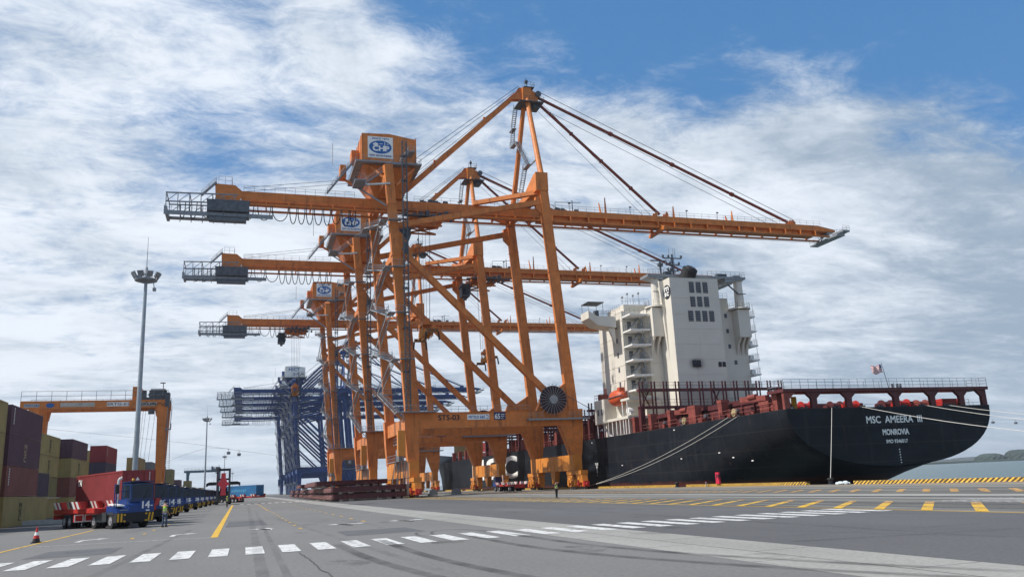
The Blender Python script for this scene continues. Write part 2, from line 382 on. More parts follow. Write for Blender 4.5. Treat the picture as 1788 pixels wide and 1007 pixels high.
track(b, [(8.1+0.010*(i-6)**2*(1 if i > 6 else 0.1), 31.0-0.8*i) for i in range(26)], 0.32, 0.0195)
track(b, arc(8.0, 33.6, 1.3, -20, 200, 20, 2.2), 0.12, 0.020); track(b, arc(8.4, 33.3, 1.1, -10, 190, 20, 2.6), 0.12, 0.021)
track(b, [(14+0.5*i, 19.5-0.10*i) for i in range(14)], 0.10, 0.022); track(b, [(13+0.5*i, 21.5-0.06*i) for i in range(18)], 0.07, 0.0225)
tag(b.build('tyre_marks', TYRE), kind='structure')
b = MB()
track(b, [(0.45+0.004*i, 8+1.5*i) for i in range(90)], 0.32, 0.0165); track(b, [(1.0+0.006*i, 12+1.5*i) for i in range(60)], 0.2, 0.0166)
track(b, [(2.4+0.10*i, 70-2.6*i) for i in range(22)], 0.3, 0.0168)
track(b, [(-3.8+0.03*i, 20+1.2*i) for i in range(30)], 0.28, 0.0163)
track(b, [(18+0.08*i, 16+1.6*i) for i in range(50)], 0.4, 0.0169)
track(b, [(21.5+0.02*i*i*0.2, 60-1.2*i) for i in range(34)], 0.35, 0.0171)
tag(b.build('faint_tyre_marks', FAINT), kind='structure')
b = MB(); p = [(1.75, 28.6)]
for i in range(34): p.append((p[-1][0] + random.uniform(-0.03, 0.11), p[-1][1] - 0.55))
track(b, p, 0.035, 0.015); tag(b.build('pavement_crack', CRACK), kind='structure')

STAIN = mat('oil_stain', (0.045,0.044,0.043), 0.75, 0, 0.2, 1, alpha=(0.36, 1.1, 0.42, 0.70))
PATCH = mat('asphalt_patch', (0.105,0.107,0.11), 0.9, 0, 0.25, 0.8)
b = MB(); rs_ = random.Random(11)
for k in range(60):
    y = 9 + 70*rs_.random()**1.6; x = rs_.uniform(-9 - y*0.05, 10 + y*0.35); r_ = rs_.uniform(0.12, 0.7); a0 = rs_.uniform(0, 6)
    n_ = 14; b._add([(x + r_*(1+0.35*math.sin(3*a+a0)+0.2*math.sin(5*a))*math.cos(a)*0.8, y + r_*1.6*(1+0.3*math.sin(2*a+a0))*math.sin(a), 0.0152+0.00005*k) for a in [2*math.pi*i/n_ for i in range(n_)]], [tuple(range(n_))])
tag(b.build('oil_stains', STAIN), kind='structure')
b = MB()
for x0, x1, y0, y1 in ((4.2,7.6,36.5,41.0),(-7.5,-4.6,34.6,39.0),(17.0,22.5,43,52),(-1.0,1.5,55,66)): b._add([(x0,y0,0.006),(x1,y0+0.15,0.006),(x1-0.1,y1,0.006),(x0+0.05,y1-0.1,0.006)],[(0,1,2,3)])
tag(b.build('asphalt_patches', PATCH), kind='structure')
b = MB()
for i in range(60): b.box(10.42,11.76,-4+5*i,-3.975+5*i,0.0,0.0052); b.box(11.86,13.48,-2+5*i,-1.975+5*i,0.0,0.0052)
for p0 in ((15.8,25.0,0.5),):
    q_ = [(p0[0], p0[1])]
    for i in range(40): q_.append((q_[-1][0] + rs_.uniform(-0.12,0.10)+p0[2]*0.15, q_[-1][1] - rs_.uniform(0.15,0.4)))
    track(b, q_, 0.028, 0.0151)
tag(b.build('pavement_joints', CRACK), kind='structure')

# water
M = bpy.data.materials.new('sea_water'); M.use_nodes = True; t = M.node_tree; bs = t.nodes['Principled BSDF']
bs.inputs['Base Color'].default_value = (0.075, 0.115, 0.11, 1); bs.inputs['Roughness'].default_value = 0.28; bs.inputs['Specular IOR Level'].default_value = 0.35
co = t.nodes.new('ShaderNodeTexCoord'); nz_ = t.nodes.new('ShaderNodeTexNoise'); nz_.inputs['Scale'].default_value = 0.22; nz_.inputs['Detail'].default_value = 8; nz_.inputs['Roughness'].default_value = 0.7
mp_ = t.nodes.new('ShaderNodeMapping'); mp_.inputs['Scale'].default_value = (1, 1, 1); t.links.new(co.outputs['Object'], mp_.inputs[0]); t.links.new(mp_.outputs[0], nz_.inputs['Vector'])
bp_ = t.nodes.new('ShaderNodeBump'); bp_.inputs['Strength'].default_value = 0.9; bp_.inputs['Distance'].default_value = 0.8; t.links.new(nz_.outputs['Fac'], bp_.inputs['Height']); t.links.new(bp_.outputs[0], bs.inputs['Normal'])
mxw = t.nodes.new('ShaderNodeMix'); mxw.data_type = 'RGBA'; mxw.inputs[6].default_value = (0.055, 0.09, 0.09, 1); mxw.inputs[7].default_value = (0.12, 0.165, 0.155, 1)
mrw = t.nodes.new('ShaderNodeMapRange'); mrw.inputs[1].default_value = 0.38; mrw.inputs[2].default_value = 0.62; t.links.new(nz_.outputs['Fac'], mrw.inputs[0]); t.links.new(mrw.outputs[0], mxw.inputs[0]); t.links.new(mxw.outputs[2], bs.inputs['Base Color'])
b = MB(); b._add([(62.6,-300,-3.2),(9000,-300,-3.2),(9000,9000,-3.2),(62.6,9000,-3.2)], [(0,1,2,3)]); tag(b.build('water', M), kind='structure')
# far islands
HILL = mat('wooded_hill', (0.035, 0.055, 0.045), 0.9, 0, 0.4, 0.02)
def hill(cx_, cy_, ax, ang, rx, ry, h, seed):
    rnd = random.Random(seed); b = MB(); n, m_ = 26, 9; ph = [rnd.uniform(0, 6.28) for _ in range(5)]; secs = []
    for k in range(m_):
        f_ = k/(m_-1); rr = math.cos(f_*math.pi/2)**0.55; ring = []
        for i in range(n):
            a = 2*math.pi*i/n; w_ = 1 + 0.10*math.sin(3*a+ph[0]) + 0.07*math.sin(7*a+ph[1]+k) + 0.05*math.sin(13*a+ph[2]+2*k)
            lx, ly = rx*rr*w_*math.cos(a), ry*rr*w_*math.sin(a)
            ring.append((cx_ + lx*math.cos(ang) - ly*math.sin(ang), cy_ + lx*math.sin(ang) + ly*math.cos(ang), -4 + (h+4)*math.sin(f_*math.pi/2)*(1+0.05*math.sin(5*a+ph[3]))))
        secs.append(ring)
    b.loft(secs); return b
ang = -0.78
def hills(name, lst):
    b = None
    for a_ in lst:
        x = hill(*a_)
        if b is None: b = x
        else: b._add(x.v, x.f)
    return tag(b.build(name, HILL), kind='structure')
hills('island_hills', [(2150, 1975, 0, ang, 42, 30, 19, 1), (2215, 1925, 0, ang, 44, 34, 26, 2), (2330, 1850, 0, ang, 100, 40, 17, 3), (2430, 1780, 0, ang, 60, 40, 23, 4)])
hills('far_shore', [(1560, 1500, 0, ang, 190, 14, 1.2, 5), (1800, 1330, 0, ang, 260, 14, 2.2, 7)])
hills('distant_hills', [(4850, 4900, 0, ang, 130, 100, 18, 8), (5060, 4800, 0, ang, 180, 100, 26, 9), (4600, 5150, 0, ang, 160, 80, 9, 10)])

# ------------------------------------------------------------------ ship-to-shore cranes
def uL(z): return -0.4 - 0.072*(z-15)
def uS(z): return 31.0 - 0.078*(z-15)
def sts_crane(name, label, M1, M2, stay, house, group, full=True):
    t = thing(name, label, 'quay crane', (0,0,0), 0, group)
    B = 11.0
    for land in (1, 0):
        u = uL if land else uS
        for v in (-B, B):
            b = MB(); zt = 62.0 if land else 62.3
            b.beam((u(13), v, 13), (u(zt), v, zt), 1.45 if land else 1.5, 1.75 if land else 1.9, (1,0,0), 1.4 if land else 1.45, 1.6 if land else 1.75)
            if land: poly = [(-1.0,6.2),(0.95,6.2),(1.05,10.4),(1.75,11.6),(1.75,14.9),(-1.6,14.9),(-1.35,10)]
            else: poly = [(30.2,6.2),(32.1,6.2),(32.6,10),(32.8,14.9),(27.4,14.9),(27.8,12.6),(28.6,10.6)]
            b.prism(poly, (0, v-0.95, 0), (1,0,0), (0,0,1), (0,1.9,0))
            for z in ((24, 34, 44, 54) if land else (22, 32, 42, 52)):       # splice flanges
                b.beam((u(z), v, z), (u(z+0.12), v, z+0.12), 1.58 if land else 1.63, 1.88 if land else 2.02, (1,0,0))
            b.build('leg', M1, t)
        uc = 0.0 if land else 31.0
        b = MB(); b.box(uc-0.85, uc+0.85, -12.3, 12.3, 3.5, 6.35); b.prism([(-1.4,0),(1.4,0),(0.55,-2.4),(-0.55,-2.4)], (uc-0.5, 0, 3.5), (0,1,0), (0,0,1), (1.0,0,0))
        for v in (-6, -2, 2, 6): b.box(uc-0.93, uc-0.851, v-0.06, v+0.06, 3.6, 6.25)
        b.build('sill_beam', M2, t)
        for sv in (-1, 1):
            c = sv*11.6; b = MB()
            b.box(uc-0.7, uc+0.7, c-3.6, c+3.6, 2.7, 3.45)
            for d in (-2.1, 2.1):
                b.prism([(-1.5,2.68),(1.5,2.68),(1.75,1.2),(-1.75,1.2)], (uc-0.55, c+d, 0), (0,1,0), (0,0,1), (1.1,0,0))
                for e in (-0.9, 0.9): b.box(uc-0.42, uc+0.42, c+d+e-0.75, c+d+e+0.75, 0.55, 1.19)
            o = b.build('bogie', M2, t)
            for d in (-2.1, 2.1):
                for e in (-1.3, -0.5, 0.5, 1.3):
                    w_ = b if not full else MB(); w_.disc((uc, c+d+e, 0.40), (1,0,0), 0.375, 0.22, 12)
                    if full: w_.build('wheel', DGREY, o)
            r_ = MB(); r_.box(uc-0.5, uc+0.5, c+sv*3.7, c+sv*4.5, 0.5, 1.5); r_.tube((uc, c+sv*4.5, 1.0), (uc, c+sv*5.1, 1.0), 0.28, n=8)
            r_.build('rail_clamp', REDP if full else DGREY, o)
            if full:
                for d in (-2.9,-1.2,0.4,2.0):
                    r_ = MB(); r_.box(uc-1.15, uc-0.56, c+d-0.3, c+d+0.3, 0.75, 1.25); r_.tube((uc-1.0, c+d, 1.25), (uc-1.0, c+d, 1.7), 0.16, n=8); r_.beam((uc-0.9,c+d,0.75),(uc-0.6,c+d+0.4,0.35),0.15,0.15); r_.build('travel_motor', REDP if int(d*10) % 2 else M2, o)
                r_ = MB(); r_.path([(uc-0.95, c-3.4+0.68*i, 2.2+0.25*math.sin(i*1.9)) for i in range(11)], 0.05, 4); r_.build('brake_hose', BLACK, o)
    for v in (-B, B):
        b = MB(); b.box(-0.9, 31.6, v-0.9, v+0.9, 11.9, 14.65); b.box(-0.9, 31.6, v-1.05, v+1.05, 14.652, 14.72); b.box(2.4, 27.4, v-0.93, v+0.93, 13.05, 13.12)
        b.build('portal_beam', M1, t)
        b = MB(); b.beam((uL(45)+0.2, v, 46), (26.9, v, 17.3), 1.05, 1.35, (0,1,0)); b.prism([(23.6,14.7),(30.9,14.7),(30.4,20.4),(28.4,19.0),(27.0,18.2),(25.4,18.6)], (0, v-0.55, 0), (1,0,0), (0,0,1), (0,1.1,0))
        b.prism([(uL(42),42),(uL(50),50),(uL(50)+1.8,48),(uL(45)+3.2,44.5),(uL(42)+1.6,43)], (0, v-0.5, 0), (1,0,0), (0,0,1), (0,1.0,0))
        b.build('diagonal_brace', M1, t)
        b = MB(); b.beam((uL(50), v, 49.8), (uS(57), v, 56.6), 1.0, 1.15, (0,1,0)); b.prism([(25.8,55.0),(27.6,53.2),(27.6,58.2),(25.8,57.4)], (0, v-0.45, 0), (1,0,0), (0,0,1), (0,0.9,0))
        b.build('tie_beam', M1, t)
        b = MB(); b.beam((26.9, v*0.93, 58.8), (15.6, math.copysign(1.75, v), 58.7), 0.9, 0.85); b.build('boom_strut', M1, t)
    b = MB(); n_ = 11.9
    b.prism([(-n_,58.75),(n_,58.75),(n_,62.6),(n_-1.6,62.4),(3.0,60.0),(-3.0,60.0),(-n_+1.6,62.4),(-n_,62.6)], (25.9, 0, 0), (0,1,0), (0,0,1), (2.6,0,0))
    b.build('cross_beam', M1, t)
    b = MB(); b.box(-4.4, -2.6, -10.0, 10.0, 58.75, 60.6); b.build('cross_beam', M1, t)
    b = MB(); b.prism([(-10.05,46.2),(-7,44.9),(7,44.9),(10.05,46.2),(10.05,43.2),(7,43.6),(-7,43.6),(-10.05,43.2)], (uL(45)-0.6, 0, 0), (0,1,0), (0,0,1), (1.2,0,0))
    b.build('cross_beam', M1, t)
    b = MB(); b.box(-1.0, 0.9, -10.0, 10.0, 11.6, 14.0); b.build('cross_beam', M1, t)
    # boom
    b = MB(); b.box(-32.2, 30.0, -1.6, 1.6, 56.45, 58.4); b.box(30.0, 101.5, -1.75, 1.75, 57.05, 58.4); b.box(30.0, 100.0, -1.05, 1.05, 55.86, 57.049)
    b.prism([(101.5,57.05),(106.2,57.1),(106.2,57.6),(101.5,58.4)], (0,-1.6,0), (1,0,0), (0,0,1), (0,3.2,0))
    for s in (-1, 1): b.box(-32, 104, s*1.95-0.28, s*1.95+0.28, 55.55, 55.85)
    u = -30
    while u < 103:
        b.box(u-0.12, u+0.12, -2.0, 2.0, 55.851, 56.449 if u < 30 else 57.04); u += 4.2
    b.box(-32.2, 30, -1.64, 1.64, 57.0, 57.06)
    b.prism([(-35.0,55.4),(-30.2,56.0),(-30.2,58.2),(-31.6,59.4),(-35.2,59.5)], (0,-1.9,0), (1,0,0), (0,0,1), (0,3.8,0))
    boom = b.build('boom', M1, t)
    b = MB()
    for s in (-1, 1): b.rail([(-30, s*1.65, 58.42), (-9, s*1.65, 58.42)], 1.15, 1.9); b.rail([(3, s*1.65, 58.42), (102, s*1.65, 58.42)], 1.1, 1.9)
    b.rail([(-34.6,-1.7,59.5),(-32.2,-1.7,59.5),(-32.2,1.7,59.5)], 1.6, 1.2); b.build('railing', GREY, boom)
    for u, zt, du in ((46.0, 62.2, -0.7), (62.9, 61.2, -0.7), (78.2, 61.0, -0.6)):
        b = MB()
        for v, k in ((-0.9, 0), (0.9, du)): b.beam((u+k*0.4, v, 58.4), (u+k, v, zt - (0 if k == 0 else 0.6)), 0.16, 0.9, (0,1,0), 0.12, 0.25)
        b.build('boom_post', M1, boom)
    b = MB(); b.box(58.2, 59.0, -4.2, 3.0, 54.6, 55.2); b.beam((58.6,-4.0,55.2),(58.6,-1.7,56.2),0.3,0.3); b.beam((58.6,2.8,55.2),(58.6,1.7,56.2),0.3,0.3); b.build('hanger_bracket', M1, boom)
    b = MB(); b.box(103.2, 105.4, -5.6, 4.4, 54.9, 55.25); b.box(105.0, 107.0, -5.6, -2.0, 56.0, 56.4)
    for v in (-5.2, -1.6, 2, 4): b.beam((104.3, v, 55.25), (104.3, v*0.35, 56.4), 0.2, 0.2)
    b.rail([(103.2,4.4,55.2),(103.2,-5.6,55.2),(105.4,-5.6,55.2),(105.4,4.4,55.2)], 1.1, 1.6); b.rail([(105,-5.6,56.4),(107,-5.6,56.4),(107,-2,56.4)], 1.1, 1.0)
    for v in (-1.2, 0, 1.2): b.disc((104.6, v, 57.0), (0,1,0), 0.7, 0.3, 12)
    b.build('boom_tip_platform', GREY, t)
    b = MB(); b.disc((95.0,0,59.0),(0,1,0),0.75,1.6,14); b.build('stay_pulley', M1, boom)
    b = MB(); b.beam((93.6,-0.6,58.4),(94.6,-0.6,59.6),0.2,0.7); b.beam((93.6,0.6,58.4),(94.6,0.6,59.6),0.2,0.7)
    b.beam((94.6,-0.65,59.4),(94.6,0.65,59.4),0.2,0.2); b.build('stay_anchor', M1, boom)
    for u in (58.4, 61.0): b = MB(); b.beam((u,-0.6,58.4),(u+0.4,-0.6,59.7),0.2,0.6); b.beam((u,0.6,58.4),(u+0.4,0.6,59.7),0.2,0.6); b.beam((u+0.4,-0.65,59.5),(u+0.4,0.65,59.5),0.2,0.2); b.build('stay_anchor', M1, boom)
    b = MB()                                                               # machines along the walkway
    for u, v, s in ((34.5,-0.6,0.7),(36.2,0.4,0.9),(39,-0.5,0.6),(41.5,0.3,0.5),(6.5,-0.7,0.7),(8,0.5,0.9),(9.6,-0.6,0.6),(5,0.2,0.8),(33,0.8,0.4)):
        b.box(u-s/2, u+s/2, v-s/2, v+s/2, 58.41, 58.45+s*1.1); b.disc((u+s*0.8, v, 58.9), (0,1,0), s*0.45, s*0.5, 10)
    for u in (37.2, 51.8, 66, 74): b.tube((u,-1.3,58.4),(u,-1.3,60.2),0.06,n=4); b.box(u-0.15,u+0.35,-1.4,-1.2,60.1,60.35)
    b.beam((34,-1.2,60.3),(40,-1.2,60.6),0.1,0.1); b.tube((34,-1.2,58.4),(34,-1.2,60.3),0.06,n=4); b.tube((38,-1.2,58.4),(38,-1.2,61.0),0.10,n=4)
    b.build('boom_machinery', DGREY, boom)
    # rear platform with ventilated cabinet and cable loops
    b = MB(); b.box(-43.8, -24.6, -3.6, -2.1, 52.9, 53.2); b.box(-43.8, -32, 2.1, 3.4, 53.6, 53.85); b.box(-43.8, -43.3, -3.6, 3.4, 53.2, 54.0); b.box(-43.8,-24.6,-3.6,-3.45,52.4,52.899)
    for v in (-3.5, 3.3):
        b.beam((-43.6, v, 56.6), (-31, v, 56.9), 0.22, 0.22); b.beam((-43.6, v, 54.9), (-31, v, 55.2), 0.22, 0.22)
        for i in range(7): b.beam((-43.5+2*i, v, 53.2), (-43.5+2*i, v, 56.7), 0.14, 0.14)
        for i in range(6): b.beam((-43.5+2*i, v, 54.9), (-41.5+2*i, v, 56.7), 0.1, 0.1)
    for u in (-43.5, -39.5, -35.5): b.beam((u, -3.5, 56.7), (u, 3.3, 56.7), 0.16, 0.16)
    b.rail([(-43.7,-3.6,53.2),(-36.6,-3.6,53.2)], 1.1, 1.1); b.rail([(-28.8,-3.6,53.2),(-24.7,-3.6,53.2),(-24.7,-2.1,53.2)], 1.1, 1.1)
    b.stair((-37.5,-2.4,56.8), (-35.0,-2.4,59.5), 0.7, (0,1,0))
    for u in (-35, -30.5): b.beam((u, -2.8, 55.3), (u, -2.0, 56.6), 0.25, 0.25)
    b.build('rear_platform', GREY, t)
    b = MB()
    if not full: b.box(-36.4,-30.5,-4.0,-2.2,53.21,53.9)
    if full: b.box(-36.4, -28.9, -4.2, -2.2, 53.4, 55.4)
    for i in range(7 if full else 0): b.box(-36.3, -29.0, -4.26, -4.2, 53.55+0.26*i, 53.66+0.26*i)
    if full: b.box(-36.0, -29.4, -4.0, -2.3, 51.6, 52.3); b.box(-36.5, -28.8, -4.3, -2.1, 55.401, 55.55); b.box(-36.4, -28.9, -4.2, -2.2, 52.31, 52.39)
    for u in (-36, -33.5, -31, -29.2): b.beam((u,-3.9,52.3),(u,-3.9,53.4),0.12,0.12)
    b.build('electrical_cabinet', mat('cabinet_grey', (0.12,0.14,0.165), 0.5, 0.1, 0.35, 1.5), t)
    us = []; k = 0
    u = -41.2
    while u < -9.5:
        wd = (1.0, 1.3, 1.8, 1.7, 1.9, 1.9, 2.4, 3.0, 1.3, 1.3, 1.3, 1.5, 1.3, 1.7, 1.4)[k % 15]; us.append((u, wd)); u += wd + (0.7 if k < 6 else 0.25); k += 1
    for u, wd in us:
        b = MB(); dp = 3.4 if wd < 1.6 else 3.0
        b.path([(u + wd*(0.5-0.5*math.cos(math.pi*i/10)), -2.6, 55.4 - dp*math.sin(math.pi*i/10)**0.8) for i in range(11)], 0.085, 4)
        b.build('festoon_loop', BLACK, t)
    # machine house
    b = MB(); b.prism([(-8.1,64.45),(2.7,64.45),(2.7,69.95),(-2.6,70.75),(-8.1,70.5)], (0,-6,0), (1,0,0), (0,0,1), (0,12,0))
    for u in (-8.05, 2.65): b.box(u-0.12, u+0.12, -6.08, -5.99, 64.45, 70.2)
    for v in (-4.5,-1.5,1.5,4.5): b.box(-8.2, -8.1, v-0.1, v+0.1, 64.45, 70.5)
    hs = b.build('machine_house', house, t)
    b = MB(); b.loft([[(-8,-5.8,64.0),(2.6,-5.8,64.0),(2.6,5.8,64.0),(-8,5.8,64.0)], [(-5.2,-2.4,58.5),(0.6,-2.4,58.5),(0.6,2.4,58.5),(-5.2,2.4,58.5)]])
    for s in (-1, 1): b.beam((uL(61), s*10.6, 61.5), (-3.2, s*5.0, 63.3), 1.7, 1.5); b.beam((-6.5, s*5.6, 63.8), (-3.6, s*9.6, 59.5), 0.4, 0.4); b.beam((2.2, s*5.6, 63.8), (-2.2, s*9.8, 58.5), 0.4, 0.4)
    b.build('house_support', M1, t)
    b = MB(); b.box(-9.4, 3.6, -7.2, 7.2, 64.05, 64.4)
    b.rail([(-9.3,-7.1,64.4),(-9.3,7.1,64.4)], 1.1, 1.5); b.rail([(3.5,-7.1,64.4),(3.5,7.1,64.4)], 1.1, 1.5); b.rail([(-9.3,7.1,64.4),(3.5,7.1,64.4)], 1.1, 1.5); b.rail([(-9.3,-7.1,64.4),(-0.6,-7.1,64.4)], 1.1, 1.5); b.rail([(1.2,-7.1,64.4),(3.5,-7.1,64.4)], 1.1, 1.5)
    b.build('house_platform', GREY, t)
    b = MB(); b.box(-9.7, -8.3, -2.5, 0.2, 65.9, 68.2); b.build('equipment_box', M1, t)
    b = MB(); b.box(-11.9, -10.7, -2.3, 0.2, 62.4, 65.0); b.beam((-11.2,-1.2,62.39),(-7.0,-1.2,60.0),0.4,0.4); b.beam((-8.8,-1.2,65.89),(-7.4,-1.2,64.0),0.4,0.4); b.build('equipment_box', M1, t)
    b = MB()
    b.stair((-14.5,-2.9,58.6), (-9.6,-2.9,65.2), 0.9); b.build('stairway', GREY, t)
    b = MB(); b.stair((-8.6,-8.2,58.4), (-2.4,-8.2,63.4), 0.9); b.box(-2.6,-0.8,-8.8,-7.2,63.2,63.4); b.stair((-1.0,-8.2,63.4), (0.8,-8.2,66.3), 0.9)
    b.box(0.4, 1.9, -8.8, -6.1, 66.1, 66.3); b.rail([(0.4,-8.8,66.3),(1.9,-8.8,66.3),(1.9,-6.2,66.3)], 1.1, 0.8); b.box(-10.2,-8.2,-12.4,-7.6,58.1,58.35); b.rail([(-10.2,-7.6,58.35),(-10.2,-12.4,58.35),(-8.2,-12.4,58.35)],1.1,1.2)
    b.beam((-9,-8,58.1),(-4,-10.4,54.0),0.3,0.3); b.beam((-8.4,-10,58.1),(-3.6,-12.2,57.9),0.35,0.35)
    b.build('stairway', GREY, t)
    b = MB(); b.tube((-13.3,-1,65.2),(-13.3,-1,70.0),0.06,n=4); b.build('whip_aerial', GREY, t)
    # leg stairs zig-zagging between the two landward legs
    b = MB(); lv = [(-1,14.9),(1,20.4),(-1,24.4),(1,28.5),(-1,33),(1,38),(-1,41.6),(1,46.5),(-1,50.6),(1,55.6)]
    for s, z in lv:
        u = uL(z); b.box(u-2.6, u-1.25, s*11-1.7, s*11+1.7, z-0.15, z); b.rail([(u-2.6,s*11-1.7,z),(u-2.6,s*11+1.7,z)], 1.1, 1.1); b.box(u-1.25, u+1.25, s*11-2.4, s*11-1.15, z-0.15, z); b.rail([(u-1.25,s*11-2.4,z),(u+1.25,s*11-2.4,z)], 1.1, 1.2)
        b.beam((u-2.5, s*11-1.5, z-0.1), (u-1.1, s*11-1.0, z-1.4), 0.12, 0.12)
    for (s0, z0), (s1, z1) in zip(lv, lv[1:]):
        b.stair((uL(z0)-2.0, s0*9.3, z0), (uL(z1)-2.0, s1*9.3, z1), 0.8, (1,0,0), True, 0.6)
    b.build('leg_stairway', GREY, t)
    b = MB()                                                                # lift mast beside the near landward leg
    for du in (0, 0.8):
        for dv in (0, 0.8): b.beam((-1.4+du, -13.4+dv, 15), (-1.4+du, -13.4+dv, 66.5), 0.12, 0.12, (0,1,0))
    z = 15.5
    while z < 66.3:
        for dv in (0, 0.8): b.beam((-1.4,-13.4+dv,z),(-0.6,-13.4+dv,z),0.06,0.09); b.beam((-1.4,-13.4+dv,z),(-0.6,-13.4+dv,z+1.2),0.05,0.05)
        b.beam((-1.4,-13.4,z),(-1.4,-12.6,z),0.06,0.09); z += 1.2
    for z in (22, 30, 37.5, 45, 52, 58.5, 63.5): b.box(-1.6, -0.4, -12.5, -11.9, z, z+0.25)
    b.box(-1.3,-0.7,-13.3,-12.7,44,46.2)
    b.build('lift_mast', DGREY, t)
    # A-frame
    for s, z0 in ((-1, 61.5), (1, 60.5)):
        b = MB(); b.tube((27.9, s*10.2, z0), (28.9, s*1.0, 84.2), 0.62, 0.5, 10); b.build('apex_leg', M1, t)
    b = MB(); b.box(27.9, 29.9, -1.4, 1.4, 83.2, 86.8); b.prism([(25.2,83.9),(28,84.2),(28.4,86.9),(27.2,86.9)], (0,-0.7,0), (1,0,0), (0,0,1), (0,1.4,0)); b.prism([(29.9,84.0),(31.6,84.0),(31.6,85.9),(29.9,86.6)], (0,-0.8,0), (1,0,0), (0,0,1), (0,1.6,0)); b.build('apex_head', M1, t)
    b = MB(); b.box(26.8, 32.4, -2.4, 2.4, 83.0, 83.18); b.rail([(26.8,-2.4,83.2),(32.4,-2.4,83.2),(32.4,2.4,83.2)], 1.1, 1.1); b.box(28.2,30.6,-1.6,1.6,86.82,86.95); b.rail([(28.2,-1.6,86.95),(30.6,-1.6,86.95),(30.6,1.6,86.95),(28.2,1.6,86.95)],1.1,0.9)
    b.tube((29.3,0,86.9),(29.3,0,89.6),0.12,n=5); b.box(29.0,29.6,-0.3,0.3,88.6,89.1); b.box(30.2,31.8,-1.2,1.2,82.2,82.98); b.tube((31.2,1,84),(31.2,1,87.6),0.05,n=4)
    for v in (-1.1,1.1): b.disc((31.6,v,85.6),(0,1,0),0.7,0.35,12)
    b.build('apex_platform', DGREY, t)
    b = MB(); pts = [(27.2,4.5,58.6),(27.2,-2.2,67.0),(27.2,-4.2,67.2),(27.2,2.6,75.2),(27.2,5.0,75.4),(27.2,4.6,79.0),(27.2,2.0,83.0)]
    b.stair(pts[0], pts[1], 0.8, (1,0,0), True, 0.5); b.stair(pts[2], pts[3], 0.8, (1,0,0), True, 0.5); b.stair(pts[5], pts[6], 0.8, (1,0,0)); b.stair((27.2,5.6,75.4),(27.2,4.4,79.0),0.8,(1,0,0))
    b.box(26.7,27.7,-5.0,-1.8,66.9,67.1); b.rail([(26.7,-5,67.1),(26.7,-1.8,67.1)],1.1,0.8); b.box(26.7,27.7,2.4,6,75.1,75.3); b.rail([(26.7,2.4,75.3),(26.7,6,75.3)],1.1,0.8); b.box(26.7,27.7,3.6,6,78.9,79.1)
    b.beam((27.6,-4.6,67.0),(28.2,-7.2,67.6),0.25,0.25); b.build('apex_stairway', GREY, t)
    b = MB(); b.beam((26.6,0,85.3), (1.6,0,61.2), 0.85, 1.05); 
    for k in (0.3, 0.75): p = V((26.6,0,85.3)).lerp(V((1.6,0,61.2)), k); b.box(p.x-0.2,p.x+0.2,-0.2,0.2,p.z+0.6,p.z+1.2)
    b.build('backstay', M1, t)
    for a, c in (((31.2,0,84.4),(59.8,0,59.4)), ((31.0,0,85.6),(94.2,0,59.4))):
        b = MB(); b.tube(a, c, 0.34, n=8)
        for k in (0.28, 0.52, 0.76): p = V(a).lerp(V(c), k); q = V(a).lerp(V(c), k+0.012); b.tube(p, q, 0.5, n=8)
        b.build('forestay', stay, t)
    b = MB()
    for v in (-1.1, 1.1):
        b.tube((31.6,v,86.2),(95,v,59.7),0.075,n=3); b.tube((31.4,v*1.3,84.3),(90.5,v,58.6),0.06,n=3); b.tube((31.4,v*1.6,83.8),(57,v,58.6),0.05,n=3)
        b.tube((27,v*1.2,86.9),(2.6,v*2.2,66.8),0.06,n=3); b.tube((27,v,85.8),(3.4,v*1.5,64.5),0.05,n=3)
        b.tube((-9,v,62.5),(-30,v,59.3),0.05,n=3); b.tube((6,v*1.8,55.3),(103,v*1.5,55.2),0.05,n=3)
    b.build('hoist_rope', WIRE, t)
    # reel and boxes on the portal
    b = MB(); b.box(21.4, 33.6, -13.4, -11.95, 12.85, 13.15); b.rail([(21.5,-13.35,13.15),(24.2,-13.35,13.15)],1.1,1.1); b.rail([(29.5,-13.35,13.15),(33.5,-13.35,13.15)],1.1,1.1); b.build('portal_walkway', GREY, t)
    b = MB(); b.box(-3.2, 4.2, -13.6, -12.05, 14.7, 14.88); b.rail([(-3.2,-13.5,14.88),(4.2,-13.5,14.88)],1.1,1.2); b.build('portal_walkway', GREY, t)
    for v in (-10.9, 10.9): b = MB(); b.rail([(4.5,v,14.73),(22.5,v,14.73)],1.15,1.4); b.build('portal_railing', GREY, t)
    b = MB(); b.disc((26.6,-12.75,16.65),(0,1,0),2.6,0.5,40); rl = b.build('cable_reel', mat('reel_cable', (0.035,0.014,0.022), 0.7, 0, 0.3), t)
    b = MB()
    for i in range(24):
        a = 2*math.pi*i/24; c_, s_ = math.cos(a), math.sin(a)
        b.beam((26.6+0.5*c_,-13.08,16.65+0.5*s_),(26.6+2.95*c_,-13.08,16.65+2.95*s_),0.055,0.05,(0,1,0)); b.beam((26.6+2.9*c_,-13.08,16.65+2.9*s_),(26.6+2.9*c_,-12.4,16.65+2.9*s_),0.07,0.07)
    b.disc((26.6,-13.1,16.65),(0,1,0),0.8,0.2,16); b.build('reel_spokes', mat('reel_spoke_grey', (0.30,0.31,0.32), 0.5), rl)
    b = MB(); b.tube((26.75,-12.5,16.75),(26.75,-11.4,16.75),0.4,n=10); b.tube((29.0,-12.7,17.6),(34.5,-12.7,14.6),0.06,n=4); b.build('reel_hub', DGREY, rl)
    b = MB(); b.box(-3.0, -1.7, -13.4, -12.1, 7.2, 11.6); b.build('control_box', M2, t)
    b = MB()                                                                # access ladders and cabinets around the landward sill
